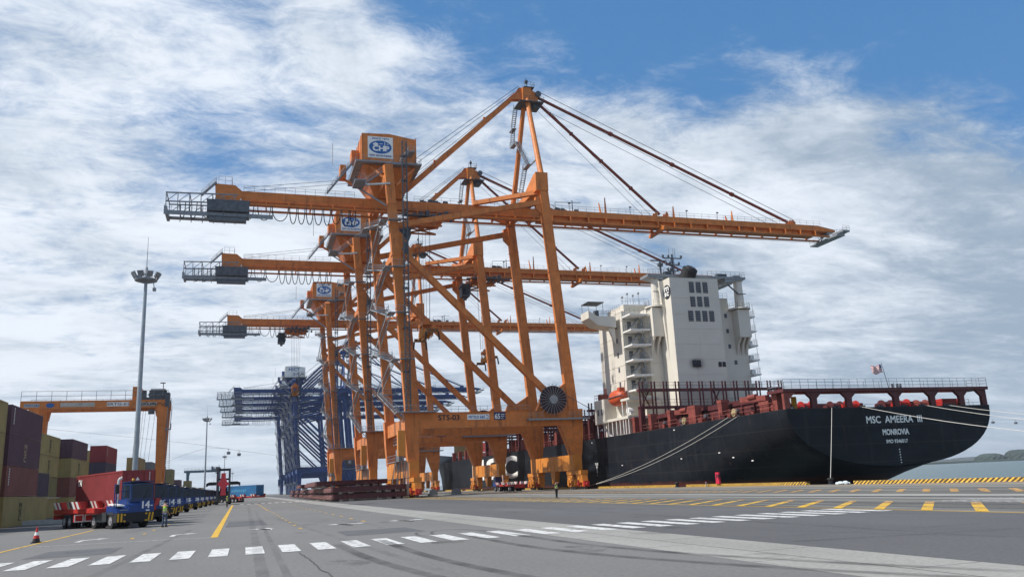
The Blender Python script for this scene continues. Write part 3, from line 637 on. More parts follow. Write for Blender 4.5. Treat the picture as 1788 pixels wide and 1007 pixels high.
    for u, v in ((-1.4,-9.5),(-1.4,-6.5),(-1.3,-3.5)):
        b.beam((u,v,1.0),(u,v,9.5),0.08,0.08); b.beam((u,v+0.6,1.0),(u,v+0.6,9.5),0.08,0.08)
        for z in range(1, 10): b.beam((u,v,z+0.4),(u,v+0.6,z+0.4),0.05,0.05)
    b.box(-2.4,-0.9,-10.5,2.0,6.36,6.5); b.rail([(-2.4,-10.5,6.5),(-2.4,2,6.5)],1.1,1.2); b.box(-2.0,-1.0,-8.0,-5.0,6.5,8.6); b.rail([(-2.0,-11,9.6),(-2.0,-3,9.6)],1.1,1.0); b.box(-2.1,-0.9,-11,-3,9.45,9.6)
    for v in (-13.5,-12.2,-10.6): b.beam((-1.3,v,0.5),(-1.3,v,6.2),0.12,0.12)
    b.stair((-2.2,-3.5,1.4),(-2.2,-8.5,6.4),0.8,(1,0,0)); b.build('access_ladder', GREY, t)
    if full:
        b = MB(); b.box(-6.95,-1.95,-6.06,-6.005,65.45,69.95); sp_ = b.build('sign_panel', LETTER, t)
        b = MB(); b.loft([[(-4.45+2.25*math.cos(2*math.pi*i/32), y, 67.75+1.4*math.sin(2*math.pi*i/32)) for i in range(32)] for y in (-6.075,-6.062)])
        text(b, 'SINCE 1874', (-6.1,-6.09,69.35), (1,0,0), (0,0,1), 3.3, 0.36, 0.02); text(b, 'PORT OF HAI PHONG', (-6.6,-6.09,65.72), (1,0,0), (0,0,1), 4.3, 0.40, 0.03); b.build('sign_oval', SIGNB, sp_)
        b = MB(); text(b, 'CHP', (-6.0,-6.10,66.9), (1,0,0), (0,0,1), 3.2, 1.05, 0.12); b.disc((-5.4,-6.09,68.35),(0,1,0),0.34,0.02,12); b.disc((-5.75,-6.10,68.3),(0,1,0),0.2,0.02,10); b.disc((-5.05,-6.10,68.3),(0,1,0),0.2,0.02,10); b.box(-3.65,-3.52,-6.10,-6.08,67.0,68.85); b.box(-4.6,-4.0,-6.10,-6.08,68.4,68.5); b.box(-3.2,-2.8,-6.10,-6.08,68.4,68.5); b.build('sign_letters', LETTER, sp_)
    return t
def trolley(t, uc, ztop, cab, M1):
    """carriage, driver's cab and ropes; ztop is the top of the hanging spreader"""
    b = MB(); b.box(uc-3.5, uc+3.5, -3.3, -2.5, 54.3, 55.4); b.box(uc-3.5, uc+3.5, 2.5, 3.3, 54.3, 55.4); b.box(uc-3.5, uc-2.7, -2.49, 2.49, 54.0, 54.9); b.box(uc+2.7, uc+3.5, -2.49, 2.49, 54.0, 54.9); b.box(uc-0.5, uc+0.5, -2.49, 2.49, 53.7, 54.4)
    for s in (-1, 1):
        b.beam((uc-3.0, s*2.9, 54.3), (uc+3.0, s*2.9, 53.1), 0.25, 0.3); b.beam((uc+3.0, s*2.9, 54.3), (uc-3.0, s*2.9, 53.1), 0.25, 0.3); b.box(uc-3.2,uc+3.2,s*2.9-0.2,s*2.9+0.2,52.85,53.15)
    o = b.build('trolley', M1, t)
    b = MB(); b.box(uc-5, uc+7, -4.5, -3.35, 54.5, 54.65); b.rail([(uc-5,-4.45,54.65),(uc+7,-4.45,54.65)],1.1,1.2)
    for k in range(6): b.box(uc-3+1.3*k, uc-2.2+1.3*k, -4.2, -3.5, 54.66, 55.1+0.3*(k % 3)); b.disc((uc-1.6+1.3*k,-3.9,53.9),(0,1,0),0.35,0.6,10)
    b.build('trolley_platform', DGREY, o)
    uc2 = uc + cab; b = MB(); b.box(uc2-1.1, uc2+1.1, -1.2, 1.2, 52.9, 53.9); b.prism([(-1.2,50.3),(1.0,50.3),(1.4,51.4),(1.2,52.9),(-1.2,52.9)], (uc2,-1.1,0), (1,0,0), (0,0,1), (0,2.2,0)); b.box(uc2-1.6,uc2+1.7,-1.6,1.6,52.91,53.05); b.box(uc2-0.4,uc2+0.4,-0.5,0.5,49.6,50.29)
    b.rail([(uc2-1.6,-1.6,53.05),(uc2+1.7,-1.6,53.05)],1.1,0.8); c_ = b.build('driver_cab', DGREY, t)
    b = MB(); b.box(uc2-0.9, uc2+0.9, -1.125, -1.1, 50.9, 52.5); b.build('cab_window', GLASS, c_)
    b = MB()
    for du, dv in ((-1.0,-1.6),(-0.5,1.6),(0.6,-1.4),(1.1,1.4),(-0.2,0),(0.3,0.4)): b.tube((uc+du*1.5, dv, 54), (uc+du, dv*0.7, ztop), 0.035, n=3)
    b.build('trolley_rope', WIRE, o)
def spreader(loc, label, cat='spreader'):
    t = thing('container_spreader', label, cat, loc, 0, 'spreaders hanging under the quay cranes')
    b = MB(); b.box(-1.0, 1.0, -2.2, 2.2, 3.6, 4.3)
    for v in (-1.4, 1.4): b.disc((0,v,4.5),(0,1,0),0.55,0.5,12); b.beam((-0.9,v,3.6),(-0.9,v*1.2,2.5),0.18,0.3); b.beam((0.9,v,3.6),(0.9,v*1.2,2.5),0.18,0.3)
    b.build('head_block', ORANGE, t)
    b = MB(); b.box(-0.9, -0.45, -2.9, 2.9, 1.6, 2.4); b.box(0.45, 0.9, -2.9, 2.9, 1.6, 2.4); b.box(-0.44,0.44,-2.9,-2.2,1.7,2.3); b.box(-0.44,0.44,2.2,2.9,1.7,2.3); b.box(-0.44,0.44,-0.5,0.5,1.2,2.7); b.beam((-0.9,-2.6,2.4),(-0.9,-1.0,3.6),0.14,0.14); b.beam((0.9,2.6,2.4),(0.9,1.0,3.6),0.14,0.14)
    for v in (-2, -0.7, 0.7, 2): b.box(-1.02, -0.901, v-0.25, v+0.25, 1.3, 2.7); b.box(0.901, 1.02, v-0.25, v+0.25, 1.3, 2.7)
    b.beam((-0.6,-1.5,2.5),(-0.6,1.2,3.5),0.2,0.2); b.beam((0.6,1.5,2.5),(0.6,-1.2,3.5),0.2,0.2); b.build('main_frame', mat('spreader_amber', (0.55,0.22,0.02), 0.55, 0, 0.3, 1.5), t)
    for s in (-1, 1):
        b = MB(); b.box(-0.55, -0.2, *sorted((s*2.91, s*5.59)), 1.6, 2.0); b.box(0.2, 0.55, *sorted((s*2.91, s*5.59)), 1.6, 2.0); b.box(-1.2, 1.2, *sorted((s*5.6, s*6.0)), 1.45, 2.1); o = b.build('telescopic_beam', mat('spreader_brown', (0.20,0.09,0.03), 0.6, 0, 0.3, 1.5), t)
        b = MB()
        for x in (-1.2, 1.2): b.beam((x, s*5.85, 1.5), (x*1.12, s*6.0, -0.1), 0.3, 0.2)
        b.build('flipper', BLACK, o)
    return t
XL, CY = 28.5, (158.0, 206.5, 281.0)
c1_ = sts_crane('quay_crane', 'nearest orange quay crane, with STS-03 on its portal beam', ORANGE, ORANGE2, REDSTAY, ORANGE, 'orange quay cranes along the berth')
c2_ = dup(c1_); c3_ = dup(c1_)
c2_['label'] = 'middle one of the three orange quay cranes, its trolley by the waterside legs'
c3_['label'] = 'farthest orange quay crane, its trolley run back over the landward platform'
for c, y in zip((c1_, c2_, c3_), CY): c.location = (XL, y, 0)
trolley(c1_, 5.2, 34.0, -4.2, ORANGE); trolley(c2_, 31.0, 36.3, -4.6, ORANGE); trolley(c3_, -13.2, 36.6, -4.6, ORANGE)
spreader((XL+5.2, CY[0], 29.2), 'yellow and orange container spreader hanging beside the lift mast of the nearest crane')
spreader((XL+31.8, CY[1], 31.6), 'container spreader hanging behind the waterside leg of the middle orange crane')
s_ = spreader((XL-13.2, CY[2], 31.9), 'orange container spreader hanging in front of the far blue cranes')
# writing on the portal beams
b = MB(); text(b, 'STS-03', (4.6,-11.935,13.28), (1,0,0), (0,0,1), 3.9, 0.95, 0.05); b.build('crane_number', SIGND, c1_)
for c in (c1_, c2_):
    b = MB(); b.box(10.0,14.2,-11.96,-11.93,13.3,14.25); o = b.build('maker_sign', LETTER, c)
    b = MB(); text(b, 'MITSUI E&S', (10.25,-11.97,13.5), (1,0,0), (0,0,1), 3.1, 0.5, 0.03); b.box(13.55,14.0,-11.975,-11.965,13.45,13.55); b.box(13.55,14.0,-11.975,-11.965,14.0,14.1); b.box(13.9,14.0,-11.975,-11.965,13.55,14.0); b.build('sign_letters', SIGNB, o)
    b = MB(); b.box(15.1,17.3,-11.96,-11.93,13.2,14.55); o = b.build('capacity_sign', mat('sign_navy', (0.015,0.035,0.12), 0.5), c)
    b = MB(); text(b, '65', (15.25,-11.97,13.35), (1,0,0), (0,0,1), 0.95, 0.9, 0.05); b.box(16.45,17.1,-11.975,-11.965,14.1,14.2); b.box(16.45,17.1,-11.975,-11.965,13.8,13.88); b.box(16.45,16.9,-11.975,-11.965,13.45,13.53); b.build('sign_letters', LETTER, o)
# navy cranes farther along the quay
g_ = 'navy quay cranes in a row beyond the orange ones'
b1_ = sts_crane('quay_crane', 'nearest navy quay crane, white machine house lettered HICT', BLUEC, BLUEC, BLUEC, WHITE, g_, False)
YB = (478, 516, 553, 592, 655)
lab = ('', 'second navy quay crane of the row, next behind the one with the HICT house', 'third navy quay crane of the row, in the middle', 'fourth navy quay crane of the row, last but one', 'farthest navy quay crane, its rear boom lowest of the row')
for i, y in enumerate(YB):
    c = b1_ if i == 0 else dup(b1_); c.location = (XL-1.5*(i == 4), y, 0)
    if i: c['label'] = lab[i]
b = MB(); text(b, 'HICT', (-6.2,-6.02,67.9), (1,0,0), (0,0,1), 6.0, 1.7, 0.12); text(b, 'Q14', (-4.0,-6.02,65.4), (1,0,0), (0,0,1), 3.0, 1.4, 0.1); b.build('house_letters', SIGNB, b1_)

# ------------------------------------------------------------------ container ship
M = bpy.data.materials.new('hull_paint'); M.use_nodes = True; t = M.node_tree; bs = t.nodes['Principled BSDF']; bs.inputs['Roughness'].default_value = 0.5; bs.inputs['Specular IOR Level'].default_value = 0.16
def _n(ty): return t.nodes.new(ty)
co = _n('ShaderNodeTexCoord'); spz = _n('ShaderNodeSeparateXYZ'); t.links.new(co.outputs['Object'], spz.inputs[0])
def _nz(s, d, sc3):
    mp = _n('ShaderNodeMapping'); mp.inputs['Scale'].default_value = sc3; t.links.new(co.outputs['Object'], mp.inputs[0]); n = _n('ShaderNodeTexNoise'); n.inputs['Scale'].default_value = s; n.inputs['Detail'].default_value = d; n.inputs['Roughness'].default_value = 0.65; t.links.new(mp.outputs[0], n.inputs['Vector']); return n.outputs['Fac']
def _mr(x, lo, hi, a=0.0, c=1.0):
    n = _n('ShaderNodeMapRange'); t.links.new(x, n.inputs[0]); n.inputs[1].default_value = lo; n.inputs[2].default_value = hi; n.inputs[3].default_value = a; n.inputs[4].default_value = c; return n.outputs[0]
def _mx(f, a, c):
    n = _n('ShaderNodeMix'); n.data_type = 'RGBA'; t.links.new(f, n.inputs[0])
    for i, x in ((6, a), (7, c)):
        if isinstance(x, tuple): n.inputs[i].default_value = (*x, 1)
        else: t.links.new(x, n.inputs[i])
    return n.outputs[2]
c = _mx(_mr(_nz(0.35, 6, (1, 0.5, 1)), 0.35, 0.65), (0.006, 0.009, 0.014), (0.013, 0.017, 0.023))
c = _mx(_mr(_nz(0.9, 5, (1, 1, 0.10)), 0.56, 0.8, 0, 0.40), c, (0.055, 0.057, 0.06))
c = _mx(_mr(_nz(1.7, 4, (1, 1, 0.07)), 0.66, 0.78, 0, 0.75), c, (0.10, 0.045, 0.025))
br_ = _n('ShaderNodeTexBrick'); br_.inputs['Scale'].default_value = 0.1; br_.inputs['Mortar Size'].default_value = 0.003; br_.inputs['Brick Width'].default_value = 0.9; br_.inputs['Row Height'].default_value = 0.23
cs_ = _n('ShaderNodeCombineXYZ'); t.links.new(spz.outputs[1], cs_.inputs[0]); t.links.new(spz.outputs[2], cs_.inputs[1]); t.links.new(cs_.outputs[0], br_.inputs['Vector'])
c = _mx(br_.outputs['Fac'], c, (0.035, 0.034, 0.034))
zn = _n('ShaderNodeMath'); zn.operation = 'ADD'; t.links.new(spz.outputs[2], zn.inputs[0]); t.links.new(_mr(_nz(0.5, 4, (1, 1, 1)), 0, 1, -0.5, 0.5), zn.inputs[1])
c = _mx(_mr(zn.outputs[0], 0.4, 0.9, 1, 0), c, (0.085, 0.028, 0.022)); t.links.new(c, bs.inputs['Base Color'])
br = _n('ShaderNodeTexBrick'); br.inputs['Scale'].default_value = 0.12; br.inputs['Mortar Size'].default_value = 0.004; mpb = _n('ShaderNodeMapping'); mpb.inputs['Rotation'].default_value = (R(90), 0, R(90)); t.links.new(co.outputs['Object'], mpb.inputs[0]); t.links.new(mpb.outputs[0], br.inputs['Vector'])
bp = _n('ShaderNodeBump'); bp.inputs['Strength'].default_value = 0.25; bp.inputs['Distance'].default_value = 0.05; t.links.new(_nz(0.5, 3, (1, 1, 0.6)), bp.inputs['Height']); t.links.new(bp.outputs[0], bs.inputs['Normal'])
HULL = M
XC = 80.9
ship = thing('container_ship', 'black hulled container ship with a cream deckhouse, stern facing the camera', 'ship', (0,0,0))
ST = [(88,16.4,1.75,2.25,0),(90,16.4,1.4,2.25,0),(93,16.4,0.75,2.3,0),(97,16.4,-0.2,2.4,0),(102,16.4,-1.6,2.6,0),(108,16.4,-3.6,2.9,0),(116,16.35,-7,3.4,0),(126,16.35,-9,4.5,0),(140,16.35,-10,7,0),(160,16.35,-10,10,0),(258,16.35,-10,10,0),
      (274,16.1,-10,6,1),(289,14.6,-10,4.0,2),(301,12.0,-10,2.8,3.0),(311,8.6,-10,2.0,4.0),(319,4.6,-9,1.5,4.8),(325,0.4,-3,1.2,5.4)]
def zdeck(y): return 9.25 if y < 290 else 9.25 + 4.0*min(1, max(0, (y-290)/10.0))
secs = []
for y, B_, zb, n_, fl in ST:
    zt = zdeck(y); half = []
    for i in range(17):
        th = math.pi/2*i/16; x = B_*math.sin(th)**(2/n_); z = zb + (zt-zb)*(1-math.cos(th)**(2/n_)); half.append((x, z))
    half[-1] = (half[-1][0] if fl == 0 else B_ + 0.6*fl, zt)
    secs.append([P(XC-x, y + (0.6*fl if z > 6 else 0), z) for x, z in reversed(half)] + [P(XC+x, y + (0.6*fl if z > 6 else 0), z) for x, z in half[1:]])
b = MB(); b.loft(secs, closed=False, cap=False)
n_ = len(secs[0]); b.f.append(list(range(n_))); b.mi.append(0)
hull = b.build('hull', HULL, ship)
for p in hull.data.polygons: p.use_smooth = len(p.vertices) == 4
ed = MB()
for a, c in zip(secs[0], secs[0][1:]): ed.tube(a, c, 0.06, n=4)
ed.build('transom_edge', HULL, hull)
b = MB(); pts = [(XC-B_+0.15, y) for y, B_, *_ in ST[:-1]] + [(XC+B_-0.15, y) for y, B_, *_ in reversed(ST[:-1])]
b._add([(x, y, 8.75) for x, y in pts], [tuple(range(len(pts)))]); b.build('deck', REDDECK, ship)
b = MB()
text(b, 'MSC  AMEERA  III', (76.45,87.97,7.15), (1,0,0), (0,0,1), 8.95, 0.88, 0.05); text(b, 'MONROVIA', (78.75,87.97,5.6), (1,0,0), (0,0,1), 4.2, 0.72, 0.05); text(b, 'IMO 9346017', (79.15,87.97,4.55), (1,0,0), (0,0,1), 3.4, 0.45, 0.03)
for k in range(6): b.box(80.95,81.1,87.94,87.965,2.0+0.33*k,2.14+0.33*k)
b.build('stern_lettering', LETTER, hull)
for ch, y in (('M', 240.8), ('S', 225.4), ('C', 210.2)):
    b = MB(); text(b, ch, (XC-16.40, y, 2.75), (0,-1,0), (0,0,1), 12.2, 5.2, 0.45); b.build('hull_letter', LETTER, hull)
b = MB(); text(b, 'TUG', (XC-16.41, 149.2, 4.25), (0,-1,0), (0,0,1), 1.5, 0.42, 0.04); b._add([(XC-16.41,148.75,4.1),(XC-16.41,148.05,4.1),(XC-16.41,148.25,2.75),(XC-16.41,148.55,2.75)], [(0,1,2,3)]); b.box(XC-16.42,XC-16.405,148.3,148.5,2.3,2.5); b.build('tug_mark', LETTER, hull)
b = MB()
for y, z in ((150,8.6),(117,8.7),(137,3.9),(115.5,4.2),(101,3.8),(104.5,4.6),(96.5,3.2)): b.box(XC-16.44, XC-16.36, y-0.2, y+0.2, z-0.07, z+0.07)
b.build('hull_fitting', WHITE, hull)
# stern platform with arched stanchions
b = MB(); xs = [64.9, 69.0, 74.4, 82.0, 88.0, 93.0, 96.9]; Y0 = 88.15
b.box(64.3, 97.6, Y0-0.25, Y0+3.2, 11.35, 11.75)
b.build('stern_platform', MAROON, ship)
for i, x in enumerate(xs):
    b = MB(); wl = 0.0 if i == 0 else 0.95; wr = 0.0 if i == len(xs)-1 else 0.95
    b.prism([(x-0.42,9.2),(x+0.42,9.2),(x+0.42,10.5),(x+0.42+wr,11.349),(x-0.42-wl,11.349),(x-0.42,10.5)], (0,Y0,0), (1,0,0), (0,0,1), (0,0.45,0))
    b.build('stanchion', REDDECK if i == 0 else MAROON, ship)
b = MB(); b.rail([(64.4,Y0-0.2,11.75),(97.5,Y0-0.2,11.75)], 1.2, 1.28, 0.03, 2); b.rail([(64.4,Y0+3.1,11.75),(97.5,Y0+3.1,11.75)], 1.2, 2.5, 0.03, 1); b.rail([(64.4,Y0-0.2,11.75),(64.4,Y0+3.1,11.75)],1.2,1.6,0.03,2); b.rail([(97.5,Y0-0.2,11.75),(97.5,Y0+3.1,11.75)],1.2,1.6,0.03,2)
for x in (81.8, 82.6, 83.1): b.beam((x,Y0+0.2,11.75),(x,Y0+0.2,12.3),0.22,0.22)
b.build('stern_railing', GREY, ship)
b = MB(); b.rail([(64.6,Y0+0.1,9.25),(97.2,Y0+0.1,9.25)], 0.4, 2.4, 0.025, 0)
for x in range(0, 9): b.rail([(64.75, 91+4.2*x, 9.25),(64.75, 94.6+4.2*x, 9.25)], 1.05, 1.4, 0.035, 1)
b.rail([(97.1,91,9.25),(97.1,128,9.25)],1.05,1.6,0.03,1); b.rail([(64.75,150,9.25),(64.75,245,9.25)],1.05,1.8,0.03,1); b.build('deck_railing', mat('rail_red', (0.22,0.07,0.055), 0.6), ship)
# mooring winches
for x, y, k in ((66.9,92,0),(71.3,93,1),(76.4,93.5,2),(78.6,93,1),(84.5,93,2),(86.3,92,1),(91,93.5,0),(95.4,92.5,1)):
    b = MB(); b.disc((x,y,9.75),(1,0,0),0.62,1.5,14); b.disc((x-0.8,y,9.75),(1,0,0),0.85,0.12,14); b.disc((x+0.8,y,9.75),(1,0,0),0.85,0.12,14); b.box(x+0.9,x+1.6,y-0.5,y+0.5,8.76,10.2); b.box(x-1.2,x+1.6,y-0.6,y+0.6,8.76,9.1); b.disc((x-1.4,y,9.75),(1,0,0),0.4,0.5,12)
    b.build('mooring_winch', (REDDECK, REDP, MAROON)[k], ship)
for x in (65.6,67.6,72.5,76.6,79.5,83.4,86.4,90.5,91.6):
    b = MB(); b.tube((x,Y0+0.8,8.76),(x,Y0+0.8,9.55),0.22,n=8); b.tube((x+0.6,Y0+0.8,8.76),(x+0.6,Y0+0.8,9.55),0.22,n=8); b.box(x-0.4,x+1,Y0+0.5,Y0+1.1,8.76,8.95); b.build('mooring_bitts', DGREY, ship)
b = MB(); b.beam((68.0,91,8.8),(68.0,91,11.0),0.5,0.5); b.box(66.9,68.2,90.7,91.2,10.9,11.0); b.build('vent_post', YEL, ship)
b = MB(); b.box(92.9,95.5,91.5,93.5,8.76,10.5); b.build('deck_locker', REDP, ship)
# port side deck fittings: pillars carrying the outboard containers, coaming and covers
for y, wy in ((126,1.0),(119.3,0.9),(112,2.1),(104,1.0),(93.3,2.0),(90.9,1.0),(132.2,0.9),(155,1.0),(163,1.0),(171,1.0),(179,1.0),(187,1.0),(195,1.0),(203,1.0),(211,1.0),(219,1.0),(227,1.0),(235,1.0),(243,1.0),(251,1.0),(259,1.0),(267,1.0)):
    z1 = 11.9 if y > 94 else (10.6 if wy > 1.5 else 11.34)
    b = MB(); b.box(65.0, 66.1, y-wy/2, y+wy/2, 8.76, z1); b.box(64.95, 66.3, y-wy/2-0.1, y+wy/2+0.1, z1-0.35, z1+0.1)
    if wy > 1.5: b.beam((65.6,y,11.2),(65.6,y+6,11.5),0.5,0.7); b.disc((65.4,y+3,11.6),(0,1,0),0.35,1.8,10)
    b.build('container_pillar', REDDECK, ship)
b = MB(); b.box(68.0, 93.8, 113, 128.5, 8.76, 11.3); b.box(67.4,94.4,112.5,128.4,11.301,12.0)
for y in range(114, 128, 3): b.box(67.7, 67.99, y, y+0.15, 8.76, 11.29)
b.build('hatch_coaming', MAROON, ship); b = MB(); b.box(67.0, 70.2, 97, 110, 8.76, 11.0); b.box(66.8, 70.4, 96.8, 110.2, 11.001, 11.7); b.box(70.21,93.8,100,112.4,8.76,9.8)
for y in range(98, 110, 3): b.box(66.7, 66.99, y, y+0.15, 8.76, 10.99)
b.build('hatch_coaming', MAROON, ship)
b = MB(); b.box(68.0, 93.8, 150, 258, 8.76, 10.8); b.build('hatch_coaming', MAROON, ship)
rnd = random.Random(5)
for k in range(46):
    b = MB(); y = rnd.choice((rnd.uniform(91,131), rnd.uniform(148,250))); x = rnd.uniform(65.0, 67.2); h_ = rnd.uniform(0.4, 1.3); s = rnd.uniform(0.2, 0.6)
    b.box(x-s/2, x+s/2, y-s, y+s, 8.76, 8.76+h_)
    if k % 3 == 0: b.tube((x,y,8.76+h_),(x,y,8.76+h_+0.5),0.12,n=6)
    if k % 3 == 1: b.box(x-s/2-0.06, x+s/2+0.06, y-s-0.06, y+s+0.06, 8.76+h_, 8.84+h_)
    b.build('deck_fitting', REDDECK if k % 4 else MAROON, ship)
for y in range(152, 250, 4): b = MB(); b.tube((65.2,y,8.76),(65.2,y,10.9+0.6*(y % 3)),0.16,n=5); b.box(65.0,65.4,y-0.2,y+0.2,10.7+0.6*(y % 3),11.0+0.6*(y % 3)); b.build('deck_post', REDDECK, ship)
for y in (100.5, 114.5): b = MB(); b.disc((65.0, y, 9.9), (1,0,0), 0.55, 0.25, 12); b.disc((64.9, y, 9.9), (1,0,0), 0.3, 0.25, 12); b.build('roller_fairlead', mat('buff_paint', (0.45,0.36,0.2), 0.6), ship)
for y in (101.5,110,117.5,123): b = MB(); b.tube((66.4,y,8.76),(66.4,y,10.1),0.3,n=8); b.tube((66.4,y,10.1),(66.0,y,10.2),0.4,n=8); b.build('deck_vent', DGREY, ship)
# lashing bridges
def lashing(y, z1=16.6, x0=65.2, x1=93.6):
    br_ = MB(); xs = [x0 + (x1-x0)*i/12 for i in range(13)]
    for z in (13.6, z1): br_.box(x0-0.3, x1+0.3, y-0.55, y+0.55, z-0.42, z)
    for i, x in enumerate(xs):
        for dx in (-0.32, 0.32):
            br_.box(x+dx-0.13, x+dx+0.13, y-0.66, y-0.56, 8.76, z1+1.25)
    for a, c in ((0, 1), (6, 7), (11, 12)):
        br_.beam((xs[a]+0.4, y+0.3, 13.6), (xs[c]-0.4, y+0.3, z1-0.2), 0.16, 0.16); br_.beam((xs[c]-0.4, y+0.3, 13.6), (xs[a]+0.4, y+0.3, z1-0.2), 0.16, 0.16)
    for x in xs[::3]: br_.box(x-0.3, x+0.3, y-0.5, y+0.5, 8.76, 13.38)
    o = br_.build('lashing_bridge', MAROON, ship)
    r_ = MB(); r_.rail([(x0, y-0.5, z1), (x1, y-0.5, z1)], 1.1, 1.3, 0.03); r_.rail([(x0, y-0.5, 13.6), (x1, y-0.5, 13.6)], 1.1, 1.3, 0.03); r_.build('bridge_railing', MAROON, o)
lashing(129.3)
for y in (152, 167, 182, 197, 212, 227, 242): lashing(y, 15.2)
# deckhouse
def deckhouse():
    b = MB(); b.box(71.3, 92.6, 136, 149, 8.76, 32.4); b.box(67.5, 71.3, 138.4, 149, 8.76, 32.4)
    b.box(67.2, 67.5, 138.2, 149, 8.8, 32.4)
    for z in (19.4, 22.2, 25.0, 27.8, 30.6): b.box(67.15, 92.65, 138.15, 149.05, z-0.03, z+0.03); b.box(71.25, 92.65, 135.96, 138.9, z-0.03, z+0.03)
    house = b.build('deckhouse', CREAM, ship)
    for i, z in enumerate((17.3, 20.0, 22.8, 25.6, 28.4, 31.3)):
        b = MB(); b.box(67.3, 71.29, 134.9, 138.39, z-0.26, z); b.build('gallery_deck', WHITE, house)
        b = MB(); b.rail([(67.35,138.1,z),(67.35,135.0,z),(71.2,135.0,z)], 1.05, 0.9, 0.03, 2)
        if i < 5:
            b.tube((69.6,134.9,z),(69.6,134.9,z+2.5),0.07,n=5); b.stair((68.0,137.4,z),(70.2,137.4,z+2.5),0.7,(0,1,0),False); b.box(70.4,70.9,137.8,138.3,z,z+1.6); b.sphere((70.0,135.6,z+1.2),0.3,0.3,0.35,8,5)
        b.build('gallery_railing', GREY, house)
        b = MB(); b.box(92.61, 94.3, 134.9, 138.5, z-0.32, z); b.rail([(94.2,138.4,z),(94.2,135,z),(92.7,135,z)], 1.05, 0.9, 0.03, 2); b.tube((94.1,135.2,z),(94.1,135.2,z+2.5),0.06,n=4); b.box(93.2,94.0,136.3,137.2,z+0.01,z+1.0); b.build('gallery_deck', WHITE, house)
    b = MB()
    for z in (28.4, 25.6, 22.8, 20.0, 17.3): b.box(68.3, 69.1, 138.33, 138.385, z+0.1, z+2.0)
    b.build('gallery_door', DGREY, house)
    for x0, x1 in ((71.5, 74.4), (89.9, 92.5)):                           # vent trunks under the round platforms
        b = MB(); b.box(x0, x1, 134.0, 135.99, 26.9, 32.3)
        for x in (x0+0.1, (x0+x1)/2-0.2, x1-0.5): b.prism([(135.95,23.6),(135.95,26.89),(134.2,26.89),(135.2,25.6)], (x,0,0), (0,1,0), (0,0,1), (0.4,0,0))
        xm = (x0+x1)/2 + (0.2 if x0 < 80 else 0); b.tube((xm,135,32.75),(xm,135,37.9),0.95,0.8,14); b.box(xm-0.8, xm+0.8, 134.4, 135.6, 37.9, 38.3); b.build('vent_trunk', CREAM, house)
        b = MB(); b.disc((xm,135.4,32.6),(0,0,1),2.15,0.28,22); b.rail([(xm+2.05*math.cos(2*math.pi*i/14),135.4+2.05*math.sin(2*math.pi*i/14),32.74) for i in range(15)],1.05,1.0,0.03); b.build('round_platform', CREAM, house)
        b = MB(); b.tube((xm-1.0,134.05,35.4),(xm+1.0,134.05,35.4),0.09,n=5); b.beam((xm+0.7*(1 if x0<80 else -1),134.2,35.5),(xm+2.4*(1 if x0<80 else -1),134.8,37.4),0.2,0.25); b.build('boom_crutch', DGREY, house)
    b = MB(); b.box(71.2, 92.4, 133.9, 137.2, 38.301, 38.75); b.prism([(71.2,38.3),(74.4,37.6),(74.4,38.3)],(0,134,0),(1,0,0),(0,0,1),(0,3,0)); b.prism([(92.3,38.3),(87.8,37.5),(87.8,38.3)],(0,134,0),(1,0,0),(0,0,1),(0,3,0))
    rd = b.build('radar_deck', GREY, house)
    b = MB(); b.rail([(71.3,134,38.75),(78,134,38.75)],1.0,1.1,0.03); b.rail([(84,134,38.75),(92.3,134,38.75),(92.3,137,38.75)],1.0,1.1,0.03); b.tube((74.6,135,38.75),(74.6,135,41.6),0.18,n=6); b.box(72.6,76.0,134.9,135.1,41.6,41.8); b.box(74.2,75.0,134.6,135.4,40.6,41.2); b.box(75.2,76.6,134.4,135.6,38.76,39.5); b.box(86.5,88.6,134.4,135.4,38.76,39.4); b.box(90,91.6,134.3,135.6,38.76,39.1); b.build('radar_scanner', DGREY, rd)
    b = MB(); b.box(74.0, 84.2, 131.0, 135.95, 8.76, 37.4)
    for z in (19.4, 22.2, 25.0, 27.8, 30.6, 33.6): b.box(73.96, 84.24, 130.96, 131.2, z-0.035, z+0.035)
    b.prism([(73.99,22.5),(73.99,37.3),(73.1,37.3)], (0,133.4,0), (1,0,0), (0,0,1), (0,2.5,0))
    cas = b.build('engine_casing', CREAM, house)
    rows = ((34.6,36.7,(78.0,79.45,80.9)), (31.95,33.9,(78.0,79.45,80.9)), (29.2,31.2,(77.3,78.8,80.25,81.7)))
    for z0, z1, xx in rows:
        for x in xx:
            b = MB(); b.box(x, x+1.0, 130.93, 130.995, z0, z1); o = b.build('louvre', SIGND, cas)
            b = MB()
            for k in range(6): b.box(x+0.02, x+0.98, 130.88, 130.93, z0+0.12+(z1-z0)*k/6, z0+0.24+(z1-z0)*k/6)
            b.build('louvre_slat', GREY, o)
    SOOT = mat('soot_stain', (0.015,0.014,0.013), 0.9, 0, 0.2, 1); nt_ = SOOT.node_tree
    co_ = nt_.nodes.new('ShaderNodeTexCoord'); mp2 = nt_.nodes.new('ShaderNodeMapping'); mp2.inputs['Location'].default_value = (-78.05/2.3, 0, -21.3/1.5); mp2.inputs['Scale'].default_value = (1/2.3, 0.001, 1/1.5)
    gr_ = nt_.nodes.new('ShaderNodeTexGradient'); gr_.gradient_type = 'QUADRATIC_SPHERE'; no_ = nt_.nodes.new('ShaderNodeTexNoise'); no_.inputs['Scale'].default_value = 1.6; no_.inputs['Detail'].default_value = 6
    nt_.links.new(co_.outputs['Object'], mp2.inputs[0]); nt_.links.new(mp2.outputs[0], gr_.inputs[0]); nt_.links.new(co_.outputs['Object'], no_.inputs['Vector'])
